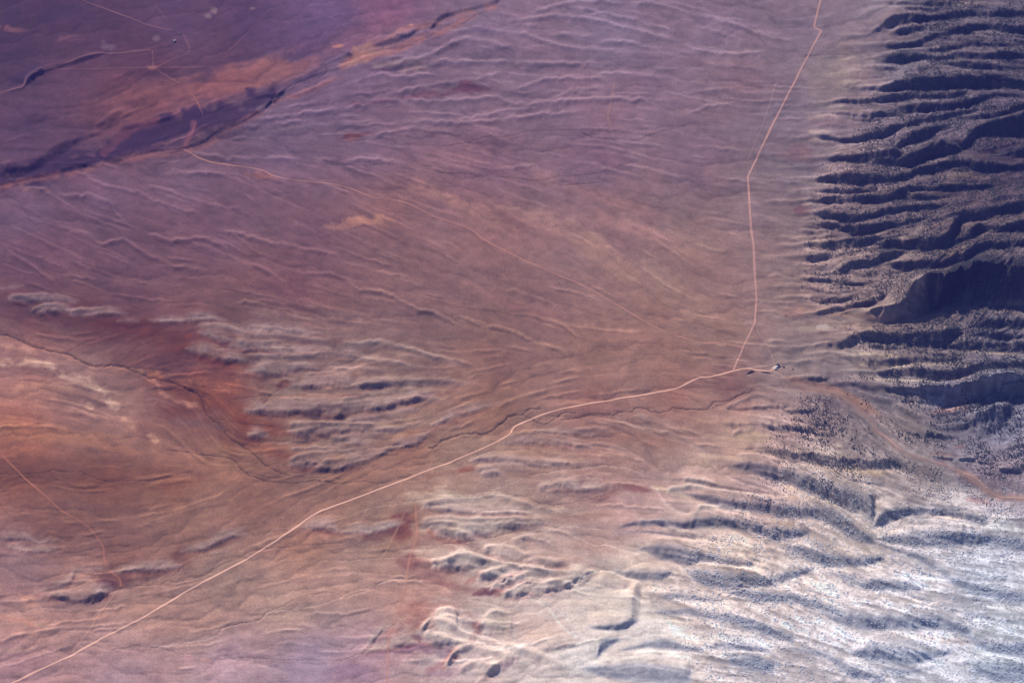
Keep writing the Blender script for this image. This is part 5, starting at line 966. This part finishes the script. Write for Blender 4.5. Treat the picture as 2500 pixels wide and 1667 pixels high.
# ------------------------------------------------------------------ trees
M_crown = flat_mat('juniper_foliage', (.075, .08, .085), .95, .35, .25)
M_hazy = flat_mat('hazy_grey_scrub', (.66, .70, .78), .95, .12, .2)  # near-white blue grey imitates haze over the lower right trees
M_bark = flat_mat('juniper_bark', (.10, .08, .07))
t_ = (1 + 5 ** .5) / 2
ico = np.array([(-1,t_,0),(1,t_,0),(-1,-t_,0),(1,-t_,0),(0,-1,t_),(0,1,t_),(0,-1,-t_),(0,1,-t_),(t_,0,-1),(t_,0,1),(-t_,0,-1),(-t_,0,1)], float); ico /= np.linalg.norm(ico[0])
icf = np.array([(0,11,5),(0,5,1),(0,1,7),(0,7,10),(0,10,11),(1,5,9),(5,11,4),(11,10,2),(10,7,6),(7,1,8),(3,9,4),(3,4,2),(3,2,6),(3,6,8),(3,8,9),(4,9,5),(2,4,11),(6,2,10),(8,6,7),(9,8,1)])
def crown_variant():
    """uneven juniper crown: two jittered lumps and a short trunk"""
    a = ico * rng.uniform(.7, 1.15, (12, 1)) * [1, 1, .95] + [0, 0, .95]
    b = ico * rng.uniform(.35, .7, (12, 1)) + [rng.uniform(-.6, .6), rng.uniform(-.6, .6), rng.uniform(1.0, 1.7)]
    return np.vstack([a, b]), np.vstack([icf, icf + 12])
VAR = [crown_variant() for _ in range(8)]
def scatter(n, dens):
    """rejection sampling in map px"""
    us = []; vs = []; tot = 0
    while tot < n:
        u = rng.uniform(1500, 2600, 60000); v = rng.uniform(-90, 1800, 60000)
        ok = rng.random(60000) < samp(dens, u, v); us.append(u[ok]); vs.append(v[ok]); tot += ok.sum()
    return np.concatenate(us)[:n], np.concatenate(vs)[:n]
wm = np.clip((GU - WL + 25) / 130, 0, 1) ** 1.5
dens = wm * (.42 + .25 * iso2 * .5 + .2 * np.clip(iso1, -1, 1))
dens = np.maximum(dens, 0.03 * wm) + wm * np.clip(.8 * blur(face['f'], 2, 1) + .25 * blur(face['w'], 2, 1), 0, 1)
dens *= np.clip(.6 + .4 * g_m + .25 * g_f + .3 * iso1 + .3 * chan_s, .06, 1.6)
for x, y, rx, ry, an, k_ in [(2180,1000,80,22,20,1),(2130,960,70,16,20,1),(2120,775,150,9,4,1),(2260,778,60,10,-8,.9),(2120,1150,50,10,4,.9),(2240,690,0.1,0.1,0,0),(2080,985,60,14,35,1),(2150,1040,60,9,35,1),(2230,1095,70,9,28,1),(2330,1130,60,9,28,1),(2420,1185,60,10,30,1),(2230,1040,60,10,10,.7),(2330,1050,60,14,10,.5),(2080,190,60,22,0,1),(2380,10,60,7,0,.7),(2060,360,60,12,0,.8),(2350,425,60,10,0,.6),(2010,590,40,12,0,.6),(2420,860,80,5,4,.8),(2060,915,90,9,22,.9),(1935,1218,16,6,0,1),(1930,1190,16,6,0,1),(1500,1440,70,45,0,.97),(1640,1520,50,20,0,.6),(2400,1290,60,14,0,.4),(2330,1262,60,8,0,.7),(2300,1560,140,8,0,.6)]:
    ca, sa = math.cos(math.radians(an)), math.sin(math.radians(an)); a = ((GU - x) * ca + (GV - y) * sa) / rx; b = (-(GU - x) * sa + (GV - y) * ca) / ry
    dens *= 1 - k_ * np.clip(1.4 - np.sqrt(a * a + b * b), 0, 1)
for pth in (wash_pts,):
    c = dense(pth); dens *= 1 - np.clip(blur(rib(c[:, 0], c[:, 1], 11, lambda t: 1.0), 1, 1), 0, 1)
dens = np.clip(dens, 0, 1)
sparse_bottom = np.clip((GV - 1100) / 300, 0, 1)
def tree_batch(name, u, v, size, mat, label, cat, hscale=1.0):
    P = ground_at(u, v); n = len(u); Vs = []; Fs = []; off = 0
    vi = rng.integers(0, len(VAR), n); ang = rng.uniform(0, 6.283, n)
    for k_ in range(len(VAR)):
        m = np.nonzero(vi == k_)[0]
        if not len(m): continue
        bv, bf_ = VAR[k_]; ca = np.cos(ang[m])[:, None]; sa = np.sin(ang[m])[:, None]
        s_ = size[m][:, None]; x = (bv[None, :, 0] * ca - bv[None, :, 1] * sa) * s_; y = (bv[None, :, 0] * sa + bv[None, :, 1] * ca) * s_; z = bv[None, :, 2] * s_ * hscale
        W_ = np.stack([x, y, z], -1) + P[m][:, None, :]
        Vs.append(W_.reshape(-1, 3)); Fs.append((bf_[None] + (np.arange(len(m)) * len(bv))[:, None, None]).reshape(-1, 3) + off); off += len(m) * len(bv)
    o = nmesh(name, np.vstack(Vs), tris=np.vstack(Fs), mat=mat); tag(o, label, cat, kind='stuff'); return o
NT = 78000
u, v = scatter(NT, dens * (1 - .97 * sparse_bottom) * (1 + .5 * np.clip((GU - 2050) / 200, 0, 1) * (GV < 800)))
size = rng.uniform(.75, 1.75, NT) * (1 - .35 * np.clip((v - 1020) / 250, 0, 1)) * (1 + .15 * rng.standard_normal(NT)).clip(.7, 1.5)
x, y = world(u, v); dist = np.hypot(x, y - CAM[1]); app = size / np.hypot(dist, CAM[2])
inside = (u > 10) & (u < 2490) & (v > 10) & (v < 1655)
order = np.argsort(-np.where(inside, app, 0)); top = order[:296]; rest = order[296:]
tree_batch('juniper_woodland', u[rest], v[rest], size[rest], M_crown, 'dark juniper woodland covering the foothill ridges as countless small dots', 'woodland', .8)
u2, v2 = scatter(15000, np.clip(dens * 1.2 + .15 * wm, 0, 1) * np.clip((GV - 1120) / 250, 0, 1))
tree_batch('scrub', u2, v2, rng.uniform(1.0, 2.2, len(u2)), M_hazy, 'scrub painted pale blue grey as if hazy on the haze-whitened lower right hills', 'scrub', .4)

def tree_template(k_, name):
    bv, bf_ = VAR[k_]
    e = link(bpy.data.objects.new(name, None))
    c = nmesh('crown', bv, tris=bf_, mat=M_crown, parent=e)
    n = 6; a = np.arange(n) * 2 * math.pi / n
    V = np.vstack([np.stack([.16 * np.cos(a), .16 * np.sin(a), np.full(n, -.2)], 1), np.stack([.1 * np.cos(a), .1 * np.sin(a), np.full(n, .8)], 1)])
    i = np.arange(n); j = (i + 1) % n; nmesh('trunk', V, quads=np.stack([i, j, j + n, i + n], 1), mat=M_bark, parent=e)
    return e
def copy_tree(src):
    r = src.copy(); link(r)
    for ch in src.children:
        c = ch.copy(); link(c); c.parent = r
    return r
def zone(a, b):
    if b < 420: return 'juniper on the navy shaded ridges at the upper right', 'junipers on the upper right ridges'
    if b < 790: return 'juniper on the ridges above the big dark escarpment', 'junipers around the dark escarpment'
    if b < 930: return 'juniper on the low ridges between the ranch and the right edge', 'junipers on the ridges east of the ranch'
    if b < 1120: return ('juniper on the pale spur left of the red wash', 'junipers left of the red wash') if a < 2030 + (b - 950) * .9 else ('juniper on the slopes right of the red wash', 'junipers right of the red wash')
    if a < 1900: return 'juniper scattered on the pale hills at the lower middle', 'junipers on the lower middle hills'
    return 'juniper scattered on the haze-whitened hills at the lower right', 'junipers on the lower right hills'
TPL = {}
for t in top:
    k_ = int(rng.integers(0, len(VAR)))
    if k_ not in TPL: o = tree_template(k_, 'juniper_tree'); TPL[k_] = o
    else: o = copy_tree(TPL[k_])
    p = ground_at(u[t], v[t]); o.location = tuple(float(q_) for q_ in p); s_ = float(size[t]); o.scale = (s_, s_, s_); o.rotation_euler = (0, 0, float(rng.uniform(0, 6.28)))
    lb, gp = zone(u[t], v[t]); tag(o, 'small dark ' + lb, 'tree', gp)
for (uu_, vv_, s_, lb) in [(1898.2,889.6,2.6,'largest dark tree crowding the back of the ranch house'),(1901.8,890.6,2.2,'dark tree on the right side of the ranch house'),(1895.2,891.8,1.8,'dark tree left of the ranch house above the white sheds'),(1935.5,901.8,2.2,'lone small tree on the pale ground right of the stock tank')]:
    o = copy_tree(TPL[list(TPL)[0]]); o.location = tuple(float(q_) for q_ in ground_at(uu_, vv_)); o.scale = (s_,) * 3; tag(o, lb, 'tree', 'trees around the ranch'); 

# ------------------------------------------------------------------ air
xs = [world(a, b)[0] for a in (uu[0], uu[-1]) for b in (vv[0], vv[-1])]; ys = [world(a, b)[1] for a in (uu[0], uu[-1]) for b in (vv[0], vv[-1])]
hx = max(abs(t) for t in xs) + 500; y0_, y1_ = min(min(ys), CAM[1]) - 500, max(ys) + 500
mh = bpy.data.materials.new('haze_air'); mh.use_nodes = True; n_ = mh.node_tree; n_.nodes.remove(n_.nodes['Principled BSDF'])
pv = n_.nodes.new('ShaderNodeVolumePrincipled'); pv.inputs['Color'].default_value = (.16, .20, 1.0, 1); pv.inputs['Density'].default_value = 0.9e-5; pv.inputs['Anisotropy'].default_value = 0.0
n_.links.new(pv.outputs[0], n_.nodes['Material Output'].inputs['Volume'])
zb = float(min(Z.min(), 0)) - 7.5; zt = CAM[2] + 60
hz = boxm('haze', (0, (y0_ + y1_) / 2, (zb + zt) / 2), (2 * hx, y1_ - y0_, zt - zb), mh, None); tag(hz, kind='stuff')
